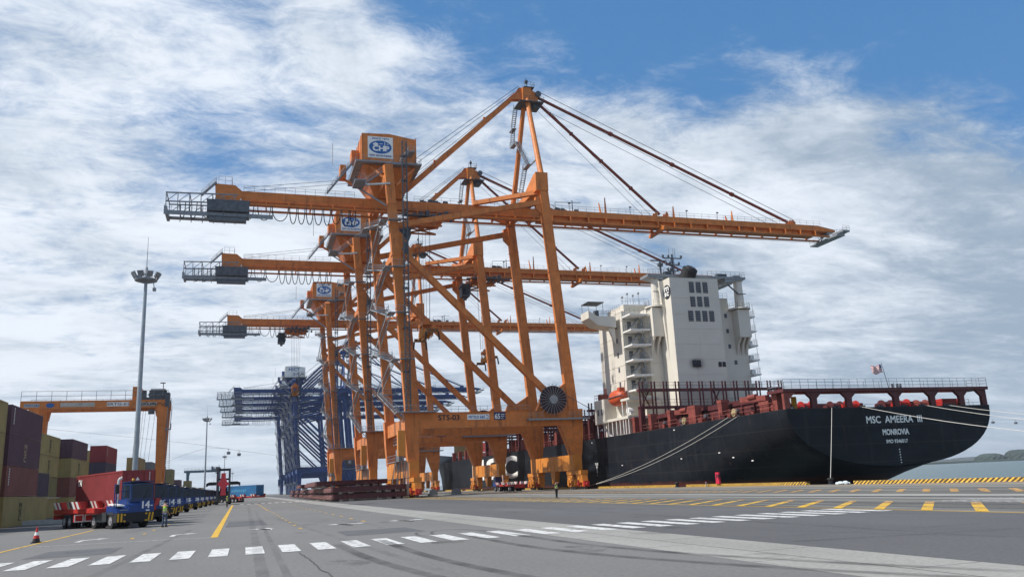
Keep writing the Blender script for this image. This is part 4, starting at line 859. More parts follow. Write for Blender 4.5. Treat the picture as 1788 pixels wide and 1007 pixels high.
    mu_ = nt_.nodes.new('ShaderNodeMath'); mu_.operation = 'MULTIPLY'; nt_.links.new(gr_.outputs['Fac'], mu_.inputs[0]); mu2_ = nt_.nodes.new('ShaderNodeMath'); mu2_.operation = 'MULTIPLY'; nt_.links.new(no_.outputs['Fac'], mu2_.inputs[0]); mu2_.inputs[1].default_value = 2.4
    nt_.links.new(mu2_.outputs[0], mu_.inputs[1]); mu_.use_clamp = True; nt_.links.new(mu_.outputs[0], nt_.nodes['Principled BSDF'].inputs['Alpha'])
    b = MB(); b._add([(75.6,130.95,19.6),(80.6,130.95,19.6),(80.6,130.95,23.0),(75.6,130.95,23.0)],[(0,1,2,3)]); b.build('soot_mark', SOOT, cas)
    for x, z, hw, hh in ((77.6,21.35,0.4,0.62),(78.5,21.35,0.4,0.62),(82.9,21.2,0.33,0.45),(83.75,21.2,0.33,0.45)):
        b = MB(); b.box(x-hw, x+hw, 130.92, 130.995, z-hh, z+hh); b.build('casing_window', SIGND, cas)
    for x, z in ((88.4,31.4),(88.5,28.4),(88.6,25.4),(89.6,22.3),(86.2,34.6)):
        b = MB(); b.box(x-0.28, x+0.28, 135.93, 135.995, z-0.4, z+0.4); b.build('house_window', DGREY, house)
    b = MB()
    for i in range(8): b.box(67.14, 67.198, 140.6, 141.2, 10+2.78*i, 10.9+2.78*i)
    b.build('house_window', DGREY, house)
    # logo disc on the port face of the casing fin
    b = MB(); b.disc((73.93,132.2,34.9),(1,0,0),1.3,0.1,24); lo = b.build('logo_disc', SIGND, cas)
    b = MB(); text(b, 'm', (73.86,133.1,35.0), (0,-1,0), (0,0,1), 1.7, 0.75, 0.08); text(b, 'sc', (73.86,133.05,34.05), (0,-1,0), (0,0,1), 1.6, 0.7, 0.08); b.build('logo_letters', LETTER, lo)
    b = MB(); b.tube((78.9,133.4,37.41),(79.2,131.9,39.5),1.55,1.4,18); b.tube((79.2,131.9,39.3),(79.3,131.6,39.7),1.0,0.9,14); b.build('funnel', BLACK, cas)
    b = MB(); b.beam((79,138,32.4),(79,138,44),0.5,0.5,(1,0,0),0.25,0.25)
    for z, w_ in ((43.2,2.0),(41.8,1.4),(40.6,1.1)):
        b.box(79-w_, 79+w_, 137.85, 138.15, z-0.08, z+0.08)
        for x in (79-w_, 79+w_, 79-w_*0.4): b.box(x-0.14,x+0.14,137.8,138.2,z+0.08,z+0.6)
    for x in (78.4,79.3,79.7): b.tube((x,138,43.2),(x,138,45.2),0.04,n=4)
    b.tube((78.5,138,38),(78.7,138,43.2),0.06,n=4); b.tube((79.5,138,38),(79.3,138,43.2),0.06,n=4); b.build('mast', DGREY, house)
    b = MB(); b.box(84.3, 90.5, 138, 147, 32.41, 35.4); wh = b.build('wheelhouse', CREAM, house)
    b = MB(); b.box(68.4, 73.9, 139.5, 147, 32.41, 34.0); b.build('upper_deckhouse', CREAM, house)
    b = MB()
    for x in (84.8, 86.0, 87.2): b.box(x, x+0.9, 137.93, 137.99, 33.3, 34.6)
    b.build('wheelhouse_window', GLASS, wh)
    b = MB(); b.rail([(84.3,138,35.4),(90.5,138,35.4)],1.0,1.0,0.03); b.rail([(68,139.5,34.2),(73.8,139.5,34.2)],1.0,1.0,0.03); b.rail([(66.5,137.5,32.5),(66.5,147,32.5)],1.0,1.0,0.03)
    for x, z in ((68.5,35.5),(69.6,36.2),(70.8,35.9),(72,36.4)): b.tube((x,140,34.2),(x,140,z),0.05,n=4); b.sphere((x,140,z),0.22,0.22,0.25,8,5)
    b.build('wheelhouse_railing', GREY, wh)
    b = MB()
    b.loft([[(60.9,139.2,31.2),(60.9,143.0,31.2),(60.9,143.0,32.6),(60.9,139.2,32.6)],[(62.6,139.2,29.9),(62.6,143.0,29.9),(62.6,143.0,31.6),(62.6,139.2,31.6)],[(66.4,139.1,29.4),(66.4,143.2,29.4),(66.4,143.2,31.5),(66.4,139.1,31.5)]])
    b.prism([(66.3,29.4),(66.3,26.2),(65.0,29.4)], (0,139.6,0), (1,0,0), (0,0,1), (0,0.6,0)); wg = b.build('bridge_wing', CREAM, house)
    b = MB(); b.box(60.9,64.2,139.2,142.6,34.2,34.35)
    for x in (61.0,64.0):
        for y in (139.4,142.4): b.tube((x,y,31.8),(x,y,34.2),0.05,n=4)
    b.rail([(62.6,139.25,31.6),(66.4,139.15,31.6)],1.05,0.9,0.03); b.box(62.4,63.2,139.6,140.4,31.6,32.7); b.build('wing_canopy', DGREY, wg)
    return house
deckhouse()
# port embarkation block below the house
b = MB(); b.box(64.8, 70.9, 143.6, 148.4, 11.9, 16.4); b.box(65.0, 71.2, 134.2, 143.59, 12.0, 12.45); b.box(64.9,71.2,133.0,136.6,15.2,15.6); b.box(70.0,71.2,136,143.59,12.45,16.2)
eb = b.build('embarkation_block', CREAM, ship)
b = MB()
for y in (145, 146.6): b.box(64.74, 64.795, y-0.3, y+0.3, 13.5, 14.6)
b.build('block_window', DGREY, eb)
b = MB()
for y in (134.4,135.6,136.6,138.0,139.6,141.4,143.2,145.2,148.2): b.tube((65.2,y,8.76),(65.2,y,12.0),0.09,n=5)
for y in (134.4,136.4): b.tube((65.1,y,12.45),(65.1,y,15.2),0.09,n=5)
b.build('block_post', WHITE, eb)
b = MB(); b.rail([(64.9,144,16.4),(64.9,148.3,16.4),(70,148.3,16.4)],1.1,0.9,0.03); b.rail([(65.0,133.1,15.6),(65.0,136.5,15.6)],1.1,0.8,0.03); b.box(65.4,67,146.6,147.6,16.41,17.6); b.tube((66,145.6,16.4),(66,145.6,18.6),0.12,n=5); b.tube((66,145,16.4),(66,145,18.6),0.12,n=5); b.build('block_railing', REDDECK, eb)
b = MB(); b.disc((66.0,135.2,13.4),(1,0,0),0.6,1.0,12); b.beam((65.8,143,9.0),(65.8,146.2,11.0),0.3,0.3); b.beam((65.4,134,12.5),(66.2,136,14.2),0.25,0.25); b.build('davit_gear', WHITE, eb)
# lifeboat
lb = thing('lifeboat', 'orange enclosed lifeboat slung on the port side of the ship\'s deckhouse', 'lifeboat', (66.1,140.2,14.7))
secs_ = []
for k in range(13):
    f_ = k/12; y = -2.8 + 5.6*f_; s_ = max(0.12, (1-abs(2*f_-1)**2.6))**0.6
    secs_.append([(1.45*s_*math.cos(a_)*(0.9 if math.sin(a_) > 0 else 1), y, 1.5 + (1.55 if math.sin(a_) > 0 else 1.5)*s_*math.sin(a_) + (0.25*abs(2*f_-1)**2)) for a_ in [2*math.pi*i/16 for i in range(16)]])
b = MB(); b.loft(secs_); b.build('boat_shell', mat('lifeboat_orange', (0.50,0.08,0.025), 0.5, 0, 0.2, 1, None, 0.4), lb, True)
b = MB(); b.box(-0.55,0.55,-2.2,-1.1,2.5,3.3); b.build('coxswain_hatch', mat('lifeboat_orange', (0.75,0.09,0.012)), lb)
b = MB(); b.path([(1.3*math.cos(0),-2.7+0.45*i,1.62) for i in range(13)],0.05,4); b.path([(-1.47*max(0.12,(1-abs(2*(i/12)-1)**2.6))**0.6,-2.8+5.6*i/12,1.55+0.25*abs(2*i/12-1)**2) for i in range(13)],0.09,4)
for y in (-3.0, 3.0): b.tube((0,y,3.0),(0.3,y,4.4),0.06,n=4)
b.build('fender_rail', DGREY, lb)
# flag
fl = thing('ship_flag', 'red and white striped flag with a starred blue corner, flying above the ship\'s stern', 'flag', (80.9, 88.1, 11.75))
b = MB(); b.tube((0,0,0),(-0.25,0.4,3.4),0.05,0.03,6); b.build('flagpole', DGREY, fl)
FS = [mat('flag_red', (0.45,0.03,0.04),0.8), LETTER, mat('flag_blue', (0.03,0.05,0.2),0.8)]
b = MB(); nx, nz2 = 16, 11
def fp(i, j): return (-0.27 - 1.75*i/nx, 0.35 + 0.13*math.sin(i*0.75+j*0.12), 2.05 + 1.05*j/nz2 + 0.10*math.sin(i*0.5) - 0.25*i/nx)
for i in range(nx):
    for j in range(nz2):
        b.k = 2 if (i < 5 and j >= 6) else (0 if j % 2 == 0 else 1); b._add([fp(i,j), fp(i+1,j), fp(i+1,j+1), fp(i,j+1)], [(0,1,2,3)])
cl = b.build('flag_cloth', FS, fl); sm = cl.modifiers.new('thickness', 'SOLIDIFY'); sm.thickness = 0.01
b = MB(); b.k = 0; text(b, '*', (-0.62,0.18,2.75), (1,0,0.1), (0,0,1), 0.25, 0.25, 0.03); b.build('flag_star', LETTER, fl)

# ------------------------------------------------------------------ quay edge: kerb blocks, bollards, sign, ropes
M = bpy.data.materials.new('striped_kerb'); M.use_nodes = True; t = M.node_tree; bs = t.nodes['Principled BSDF']; bs.inputs['Roughness'].default_value = 0.7
co = t.nodes.new('ShaderNodeTexCoord'); sp2 = t.nodes.new('ShaderNodeSeparateXYZ'); t.links.new(co.outputs['Object'], sp2.inputs[0])
def _m2(op, a, c):
    n = t.nodes.new('ShaderNodeMath'); n.operation = op
    for i, x in enumerate((a, c)):
        if isinstance(x, (int, float)): n.inputs[i].default_value = x
        else: t.links.new(x, n.inputs[i])
    return n.outputs[0]
nz3 = t.nodes.new('ShaderNodeTexNoise'); nz3.inputs['Scale'].default_value = 2.5; nz3.inputs['Detail'].default_value = 5; t.links.new(co.outputs['Object'], nz3.inputs['Vector'])
ph_ = _m2('ADD', _m2('ADD', sp2.outputs[1], _m2('MULTIPLY', sp2.outputs[2], 1.3)), _m2('MULTIPLY', sp2.outputs[0], 0.6))
fr = _m2('FRACT', _m2('MULTIPLY', ph_, 1/0.56), 0); st_ = _m2('GREATER_THAN', fr, 0.5)
mx = t.nodes.new('ShaderNodeMix'); mx.data_type = 'RGBA'; mx.inputs[6].default_value = (0.72, 0.44, 0.05, 1); mx.inputs[7].default_value = (0.07, 0.035, 0.02, 1); t.links.new(st_, mx.inputs[0])
mx2 = t.nodes.new('ShaderNodeMix'); mx2.data_type = 'RGBA'; mx2.blend_type = 'MULTIPLY'; mx2.inputs[0].default_value = 0.6; t.links.new(mx.outputs[2], mx2.inputs[6]); t.links.new(nz3.outputs['Fac'], mx2.inputs[7]); 
mr3 = t.nodes.new('ShaderNodeMapRange'); mr3.inputs[1].default_value = 0.3; mr3.inputs[2].default_value = 0.6; t.links.new(nz3.outputs['Fac'], mr3.inputs[0]); t.links.new(mr3.outputs[0], mx2.inputs[7]); t.links.new(mx2.outputs[2], bs.inputs['Base Color'])
KERB = M
for y0, y1 in ((20,74.6),(82.5,110.4),(113.6,143),(148,185),(189,240),(244,320)):
    b = MB(); b.prism([(61.95,0.0),(62.5,0.0),(62.5,0.36),(62.02,0.36)], (0,y0,0), (1,0,0), (0,0,1), (0,y1-y0,0)); tag(b.build('quay_kerb', KERB), kind='structure')
def bollard(x, y, label):
    t = thing('bollard', label, 'bollard', (x, y, 0), 0, 'mooring bollards on the quay edge')
    b = MB(); b.tube((0,0,0.004),(0,0,0.10),0.42,0.40,16); b.build('base_plate', DGREY, t)
    b = MB(); prof = [(0.26,0.10),(0.22,0.3),(0.24,0.48),(0.36,0.58),(0.36,0.66),(0.20,0.74)]; b.loft([[(r*math.cos(2*math.pi*i/16), r*math.sin(2*math.pi*i/16), z) for i in range(16)] for r, z in prof]); b.build('bollard_head', BLACK, t, True); return t
bollard(61.4, 77.5, 'black bollard with the vertical stern rope looped on it')
bollard(61.4, 112.0, 'black bollard in the kerb gap left of the red post sign')
bollard(61.4, 145.6, 'black bollard holding the two long slanting ropes beside the nearest crane')
o = MB(); rr = random.Random(3)
for k in range(7): o.sphere((61.5+rr.uniform(-.3,.3), 75.9+rr.uniform(-.9,.5), 0.1+rr.uniform(0,.12)), rr.uniform(.12,.25), rr.uniform(.2,.35), rr.uniform(.12,.25), 8, 5)
o = o.build('plastic_wrap', mat('pale_plastic', (0.55,0.62,0.66), 0.4)); tag(o, 'crumpled pale plastic sheet lying in the kerb gap by the bollard', 'plastic sheet')
t = thing('mooring_point_sign', 'red post sign with a letter P standing on the striped kerb', 'sign', (61.9, 101.3, 0.36))
b = MB(); b.box(-0.12,0.12,-0.42,0.42,0.25,1.55); b.box(-0.14,0.14,-0.45,0.45,0.0,0.249); b.build('sign_board', mat('sign_red', (0.55,0.02,0.06), 0.5), t)
b = MB(); text(b, 'P', (-0.13,0.2,0.62), (0,-1,0), (0,0,1), 0.42, 0.62, 0.05); text(b, 'P', (-0.2,-0.43,0.62), (1,0,0), (0,0,1), 0.3, 0.6, 0.05); b.build('sign_letter', SIGND, t)
t = thing('quay_valve', 'small grey hydrant valve on the quay just left of the red sign', 'hydrant', (61.6, 104.0, 0.004))
b = MB(); b.tube((0,0,0),(0,0,0.5),0.09,n=8); b.sphere((0,0,0.56),0.14,0.14,0.12,8,5); b.build('valve_body', GREY, t); b = MB(); b.disc((0,0,0.72),(0,0,1),0.17,0.04,10); b.build('valve_wheel', REDP, t)
def rope(label, a, c, sag, r=0.05, n=16):
    r *= 0.56
    a = V(a); c = V(c); pts = [a.lerp(c, i/n) - V((0,0,sag*4*(i/n)*(1-i/n))) for i in range(n+1)]
    b = MB(); b.path(pts, r, 5); return tag(b.build('mooring_rope', ROPE), label, 'rope', 'mooring ropes from the ship')
rope('white mooring rope crossing the ship\'s name on the stern', (76.0,88.2,9.35), (67.5,27,0.6), 1.2, 0.06)
rope('lower of the two white ropes at the right end of the stern', (86.6,88.2,9.35), (76.0,25,0.9), 1.3, 0.055)
rope('upper white rope leaving the far right of the stern', (90.4,88.2,9.3), (80.5,25,1.6), 1.2, 0.055)
rope('near vertical rope hanging from the stern down to the bollard', (71.3,87.9,9.3), (61.45,77.55,0.55), 0.12, 0.05)
rope('upper of two long slanting ropes along the hull', (64.4,101.2,9.3), (61.45,145.4,0.55), 0.9, 0.05)
rope('lower of two long slanting ropes along the hull', (64.4,99.0,9.2), (61.45,145.8,0.55), 1.2, 0.05)

# ------------------------------------------------------------------ shipping containers
CCOL = {'yellow': (0.34, 0.265, 0.105), 'purple': (0.105, 0.052, 0.075), 'brown': (0.21, 0.075, 0.062), 'red': (0.26, 0.038, 0.040), 'dark': (0.065, 0.050, 0.072), 'grey': (0.16, 0.17, 0.18), 'bluec': (0.03, 0.16, 0.34), 'olive': (0.22, 0.185, 0.08)}
CM = {k: mat('container_'+k, v, 0.6, 0, 0.22, 0.5, (v[0]*0.5+0.03, v[1]*0.4+0.015, v[2]*0.4+0.01), 0.55) for k, v in CCOL.items()}
CL, CW, CH = 12.19, 2.44, 2.66
_cmesh = {}
def container(color, loc, rz, label, group, logo=None, hh=CH):
    """origin: middle of the short side nearest -Y, on the floor; long axis +Y"""
    if color not in _cmesh:
        m_ = CM[color]; b = MB(); w = CW/2
        def wall(x, s):
            n = 40; pts = []; L0, L1 = 0.14, CL-0.14; st = (L1-L0)/n
            for i in range(n):
                a = L0 + st*i; pts += [(x, a), (x, a+st*0.32), (x - s*0.045, a+st*0.5), (x - s*0.045, a+st*0.82)]
            pts.append((x, L1)); o_ = len(b.v)
            b._add([(p[0], p[1], 0.14) for p in pts] + [(p[0], p[1], CH-0.1) for p in pts], [(i, i+1, len(pts)+i+1, len(pts)+i) for i in range(len(pts)-1)])
        wall(w-0.02, 1); wall(-w+0.02, -1)
        b.box(-w+0.07, w-0.07, 0.07, CL-0.07, 0.05, CH-0.03)
        b.build('tmp', m_); body = bpy.data.objects['tmp']; body.name = 'container_shell'
        f = MB()
        for sx in (-1, 1):
            for y in (0.06, CL-0.06): f.box(sx*w-0.07 if sx > 0 else -w-0.0, sx*w+0.0 if sx > 0 else -w+0.07, y-0.06, y+0.06, 0, CH)
            for z in (0.07, CH-0.06): f.box(sx*w-0.06 if sx > 0 else -w, sx*w if sx > 0 else -w+0.06, 0.121, CL-0.121, z-0.06, z+0.05)
        for y in (0.06, CL-0.06):
            for z in (0.08, CH-0.07): f.box(-w+0.071, w-0.071, y-0.05, y+0.05, z-0.07, z+0.06)
        fr_ = f.build('corner_frame', m_)
        d = MB(); d.box(-w+0.08, -0.015, 0.03, 0.069, 0.16, CH-0.15); d.box(0.015, w-0.08, 0.03, 0.069, 0.16, CH-0.15); do = d.build('door', m_)
        k = MB()
        for x in (-0.85,-0.4,0.4,0.85): k.tube((x,0.0,0.2),(x,0.0,CH-0.2),0.025,n=4)
        for x in (-0.65,0.6): k.box(x-0.2,x+0.2,-0.01,0.02,1.1,1.14)
        ko = k.build('lock_rod', m_)
        _cmesh[color] = [o.data for o in (body, fr_, do, ko)]
        for o in (body, fr_, do, ko): bpy.data.objects.remove(o)
    me = _cmesh[color]; r = bpy.data.objects.new('shipping_container', me[0]); COL.objects.link(r); r.location = loc; r.rotation_euler = (0,0,rz)
    tag(r, label, 'container', group)
    for nm, mm in (('corner_frame', me[1]), ('door', me[2])):
        o = bpy.data.objects.new(nm, mm); COL.objects.link(o); o.parent = r
        if nm == 'door': q = bpy.data.objects.new('lock_rod', me[3]); COL.objects.link(q); q.parent = o
    if logo:
        b = MB(); x = CW/2 + 0.004
        if logo == 'msc':
            for i, ch in enumerate('MSC'): text(b, ch, (x, 5.6, 1.62-0.58*i), (0,1,0), (0,0,1), 0.95, 0.48, 0.03)
        elif logo == 'small':
            [b.box(x-0.002, x, 0.9, 1.15, 2.3-0.22*i, 2.44-0.22*i) for i in range(7)]
        elif logo == 'CA':
            text(b, 'CAI', (-x, 11.6, 1.75), (0,-1,0), (0,0,1), 1.0, 0.5, 0.05); [b.box(0.75, 0.81, -0.012, -0.006, 2.4-0.16*i, 2.5-0.16*i) for i in range(6)]; b._add([(-0.25,-0.012,1.9),(0.05,-0.012,1.9),(-0.1,-0.012,2.15)],[(0,1,2)])
        elif logo == 'blue':
            [b.box(-x-0.002, -x, 9.2-0.75*i, 9.75-0.75*i, 1.0, 1.75) for i in range(8)]
        b.build('logo', {'msc': mat('logo_dark', (0.05,0.05,0.035), 0.7) if color != 'purple' else mat('logo_beige', (0.42,0.32,0.2), 0.7), 'blue': mat('logo_blue', (0.06,0.24,0.42), 0.6)}.get(logo, LETTER), r)
    return r
G = 'stacked containers in the yard'
def stack(xf, y0, cols, desc, logos=None):
    for i, c in enumerate(cols):
        pos = ('bottom', 'second', 'third', 'topmost')[i] if len(cols) == 4 else ('bottom', 'middle', 'topmost')[i] if len(cols) == 3 else ('bottom', 'upper')[i]
        container(c, (xf-CW/2, y0, 0.02 + i*(CH+0.03)), 0, f'{ {"dark":"blackish","bluec":"blue"}.get(c, c) } container, {pos} in {desc}', G, (logos or {}).get(i))
stack(-20.0, 70.6, ['yellow']*4, 'the stack at the left edge of the photo')
stack(-20.0, 84.2, ['yellow','brown','purple','purple'], 'the tall nearest stack with purple on top', {0:'msc',1:'small',2:'msc',3:'small'})
stack(-21.9, 99.0, ['yellow','dark'], 'the low two-high stack behind the red trailer', {1:'small'})
stack(-24.7, 118.6, ['yellow','olive','yellow','yellow'], 'the yellow stack left of the gantry leg', {2:'msc',3:'msc'})
stack(-23.4, 132.3, ['yellow','brown','yellow','purple'], 'the stack with one purple box on yellow', {2:'msc'})
stack(-21.5, 150.0, ['yellow','yellow','dark','red'], 'the stack with a red box on a dark one', {3:'small'})
stack(-24.2, 163.5, ['yellow','grey','yellow','yellow'], 'the yellow stack just behind the red-topped one')
stack(-21.6, 196.0, ['yellow','yellow','grey','yellow'], 'the yellow stack beside the orange gantry leg')
stack(-21.6, 222.0, ['yellow','brown','yellow','grey'], 'the grey-topped stack right of the orange gantry leg')
stack(-21.6, 250.0, ['yellow','purple','purple','purple'], 'the purple stack right of the orange gantry leg')
stack(-21.6, 283.0, ['olive','brown','olive','olive'], 'the olive stack beyond the purple one')
stack(-21.6, 318.0, ['olive','brown','purple'], 'the three-high stack by the far gantry')
stack(-19.6, 345.0, ['olive','olive','olive'], 'the olive stack near the far gantry')
stack(-17.2, 330.0, ['olive','olive'], 'the low olive pile behind the blue tractors')
stack(-15.8, 360.0, ['olive','olive'], 'the farthest low olive pile')
stack(-24.5, 70.6, ['purple','yellow','brown'], 'the row hidden behind the left edge stack')
container('yellow', (71, 272, 11.4), 0, 'yellow container standing on the ship\'s foredeck', 'containers on the ship')
container('yellow', (71, 272, 14.1), 0, 'yellow container on top of another on the ship\'s foredeck', 'containers on the ship')
container('red', (69, 228, 11.0), 0, 'red container standing on the ship amidships', 'containers on the ship')

# ------------------------------------------------------------------ yard gantry cranes on tyres
def yard_gantry(loc, label, M1, span, htop, writing):
    t = thing('yard_gantry_crane', label, 'gantry crane', loc)
    W = 7.0
    for sx in (-span+2.3, 0):
        for v in (0, W):
            b = MB(); b.beam((sx, v, 1.6), (sx + (0.2 if sx == 0 else -0.2), v, htop-1.61), 1.1, 0.9, (1,0,0), 1.5, 1.9); b.prism([(-0.9,htop-3.4),(0.9,htop-3.4),(1.2,htop-1.61),(-1.2,htop-1.61)], (sx, v-0.5, 0), (1,0,0), (0,0,1), (0,1.0,0)); b.build('leg', M1, t)
        b = MB(); b.box(sx-0.7, sx+0.7, -1.2, W+1.2, 1.3, 2.4); b.build('sill_beam', M1, t)
        for v in (-0.6, 0.9, W-0.9, W+0.6):
            b = MB(); b.disc((sx, v, 0.7), (1,0,0), 0.7, 0.5, 16); b.build('tyre', BLACK, t)
    for v in (0, W):
        b = MB(); b.box(-span-0.5, 1.3, v-0.55, v+0.55, htop-1.6, htop); b.build('main_girder', M1, t)
    b = MB()
    for v in (-0.6, W+0.6): b.rail([(-span-0.4, v, htop), (1.2, v, htop)], 1.9 if v < 0 else 1.1, 2.6, 0.05, 1)
    b.build('railing', GREY, t)
    tr = MB(); tr.box(-5.6, -4.2, -0.4, W+0.4, htop+0.05, htop+2.7); 
    o = tr.build('trolley_house', M1, t)
    tr = MB(); tr.box(-4.1, 1.2, -0.5, W+0.5, htop+0.02, htop+0.5)
    for k in range(4): tr.disc((-3.4+1.3*k, -0.3, htop+1.0), (0,1,0), 0.5, 0.5, 12); tr.box(-3.8+1.3*k, -3.1+1.3*k, 0.2, 1.6, htop+0.5, htop+2.0)
    tr.box(-2.2, 0.6, -0.4, 2, htop+0.5, htop+2.2); tr.tube((0.2,-0.5,htop),(0.2,-0.5,htop+3.4),0.08,n=4); tr.box(-0.4,0.6,-0.6,-0.4,htop+3.3,htop+3.5); tr.box(0.7,1.5,-0.8,1.5,htop-1.5,htop+1.4); tr.box(-2.4,-1.2,-0.9,-0.6,htop-3.0,htop-2.1); tr.build('trolley_machinery', DGREY, o)
    b = MB()
    for du in (-4.6,-3.4,-2.9,-2.0,-1.0): b.tube((du, 1.0, htop), (-3+(du+3)*0.8 - 1.0, 1.5, 6.5), 0.035, n=3)
    b.path([(-4.2+0.45*i, -0.7, htop-0.3-0.9*abs(math.sin(i*1.1))) for i in range(12)], 0.05, 4); b.build('hoist_rope', WIRE, t)
    b = MB(); b.box(-5.2,-2.6,-0.5,W+0.2,5.6,6.4); b.build('spreader_frame', YEL, t)
    b = MB()
    b.stair((1.5, -0.3, htop-6),(1.5, 2.5, htop-2),0.7,(1,0,0)); b.stair((1.5, 2.5, 6.5),(1.5,-0.3, htop-6.2),0.7,(1,0,0)); b.box(0.9,2.0,-1.2,0.3,htop-6.2,htop-6.0); b.rail([(2.0,-1.2,htop-6),(2.0,0.3,htop-6)],1.1,0.7)
    b.tube((1.3,-0.7,8),(1.3,-0.7,htop-1),0.06,n=4); b.build('leg_stairway', GREY, t)
    if writing:
        y = -0.56
        def plate(x0, x1, z0, z1, txt, mt, ml, pad=0.12):
            b = MB(); b.box(x0,x1,y-0.03,y,z0,z1); p_ = b.build('name_plate', mt, t); b = MB()
            if not txt: [b.box(x0+0.25+0.42*i, x0+0.52+0.42*i, y-0.036, y-0.031, z0+0.25, z1-0.25) for i in range(int((x1-x0-0.5)/0.42))]
            else: text(b, txt, (x0+pad,y-0.035,z0+0.17), (1,0,0), (0,0,1), x1-x0-2*pad, z1-z0-0.34, 0.02); b.build('plate_letters', ml, p_)
        h_ = htop
        plate(-10.2,-6.1,h_-1.25,h_-0.42,'ERTG-01',LETTER,SIGND); plate(-18.6,-12.4,h_-1.25,h_-0.42,'',mat('plate_grey',(0.45,0.43,0.38)),mat('plate_grey_text',(0.22,0.2,0.18))); plate(-25.0,-22.3,h_-1.25,h_-0.55,'MITSUI E&S',mat('plate_grey',(0.45,0.43,0.38)),SIGNB); plate(-4.8,-0.9,h_-1.3,h_-0.5,'MITSUI E&S',mat('plate_grey',(0.45,0.43,0.38)),SIGND)
        b = MB(); b.loft([[(-20.4+0.75*math.cos(2*math.pi*i/20), yy, h_-0.9+0.45*math.sin(2*math.pi*i/20)) for i in range(20)] for yy in (y-0.03, y-0.001)]); b.build('oval_badge', SIGNB, t)
    return t
yard_gantry((-16.6, 184, 0), 'orange rubber-tyred gantry crane over the container stacks, marked ERTG-01', ORANGE, 25.2, 21.75, True)
yard_gantry((-19.0, 700, 0), 'far grey-blue gantry crane seen small beyond the stacks', mat('far_gantry_blue', (0.06,0.12,0.17), 0.6), 25, 22, False)

# ------------------------------------------------------------------ floodlight masts
def mast(x, y, label):
    t = thing('light_mast', label, 'light mast', (x, y, 0), 0, 'floodlight masts along the yard')
    b = MB(); b.tube((0,0,0.0),(0,0,30.2),0.36,0.19,14); b.tube((0,0,0.004),(0,0,0.2),0.8,n=14)
    for z in (10, 20): b.tube((0,0,z),(0,0,z+0.15),0.36-0.0056*z+0.02,n=14)
    b.build('pole', mat('mast_grey', (0.30,0.34,0.37), 0.45, 0.3, 0.15), t)
    b = MB(); b.loft([[((r)*math.cos(2*math.pi*i/20), (r)*math.sin(2*math.pi*i/20), z) for i in range(20)] for r, z in ((0.35,29.0),(1.35,29.3),(1.4,29.5),(0.35,29.6))]); b.tube((0,0,30.2),(0,0,31.2),0.35,0.1,10); b.tube((0.9,-0.3,29.2),(1.1,-0.4,28.2),0.05,n=4); b.box(0.9,1.3,-0.6,-0.2,27.9,28.3); b.build('head_frame', GREY, t)
    b = MB(); b.tube((0,0,31),(0,0,35.2),0.045,0.02,5); b.build('lightning_rod', DGREY, t)
    for i in range(9):
        a = 2*math.pi*i/9+0.2; c_, s_ = math.cos(a), math.sin(a); b = MB()
        b.beam((1.35*c_,1.35*s_,29.6),(1.75*c_,1.75*s_,30.3),0.75,0.18,(c_,s_,-1)); b.beam((1.2*c_,1.2*s_,29.4),(1.5*c_,1.5*s_,29.8),0.12,0.12)
        b.build('floodlight', GREY, t)
    return t
mast(-12.75, 112, 'tall grey floodlight mast, nearest, standing behind the red container')
mast(-13.7, 330, 'second floodlight mast, left of the navy cranes')
mast(-13.9, 655, 'third floodlight mast, small, above the red container handler')
mast(-14.5, 1170, 'farthest and smallest floodlight mast')

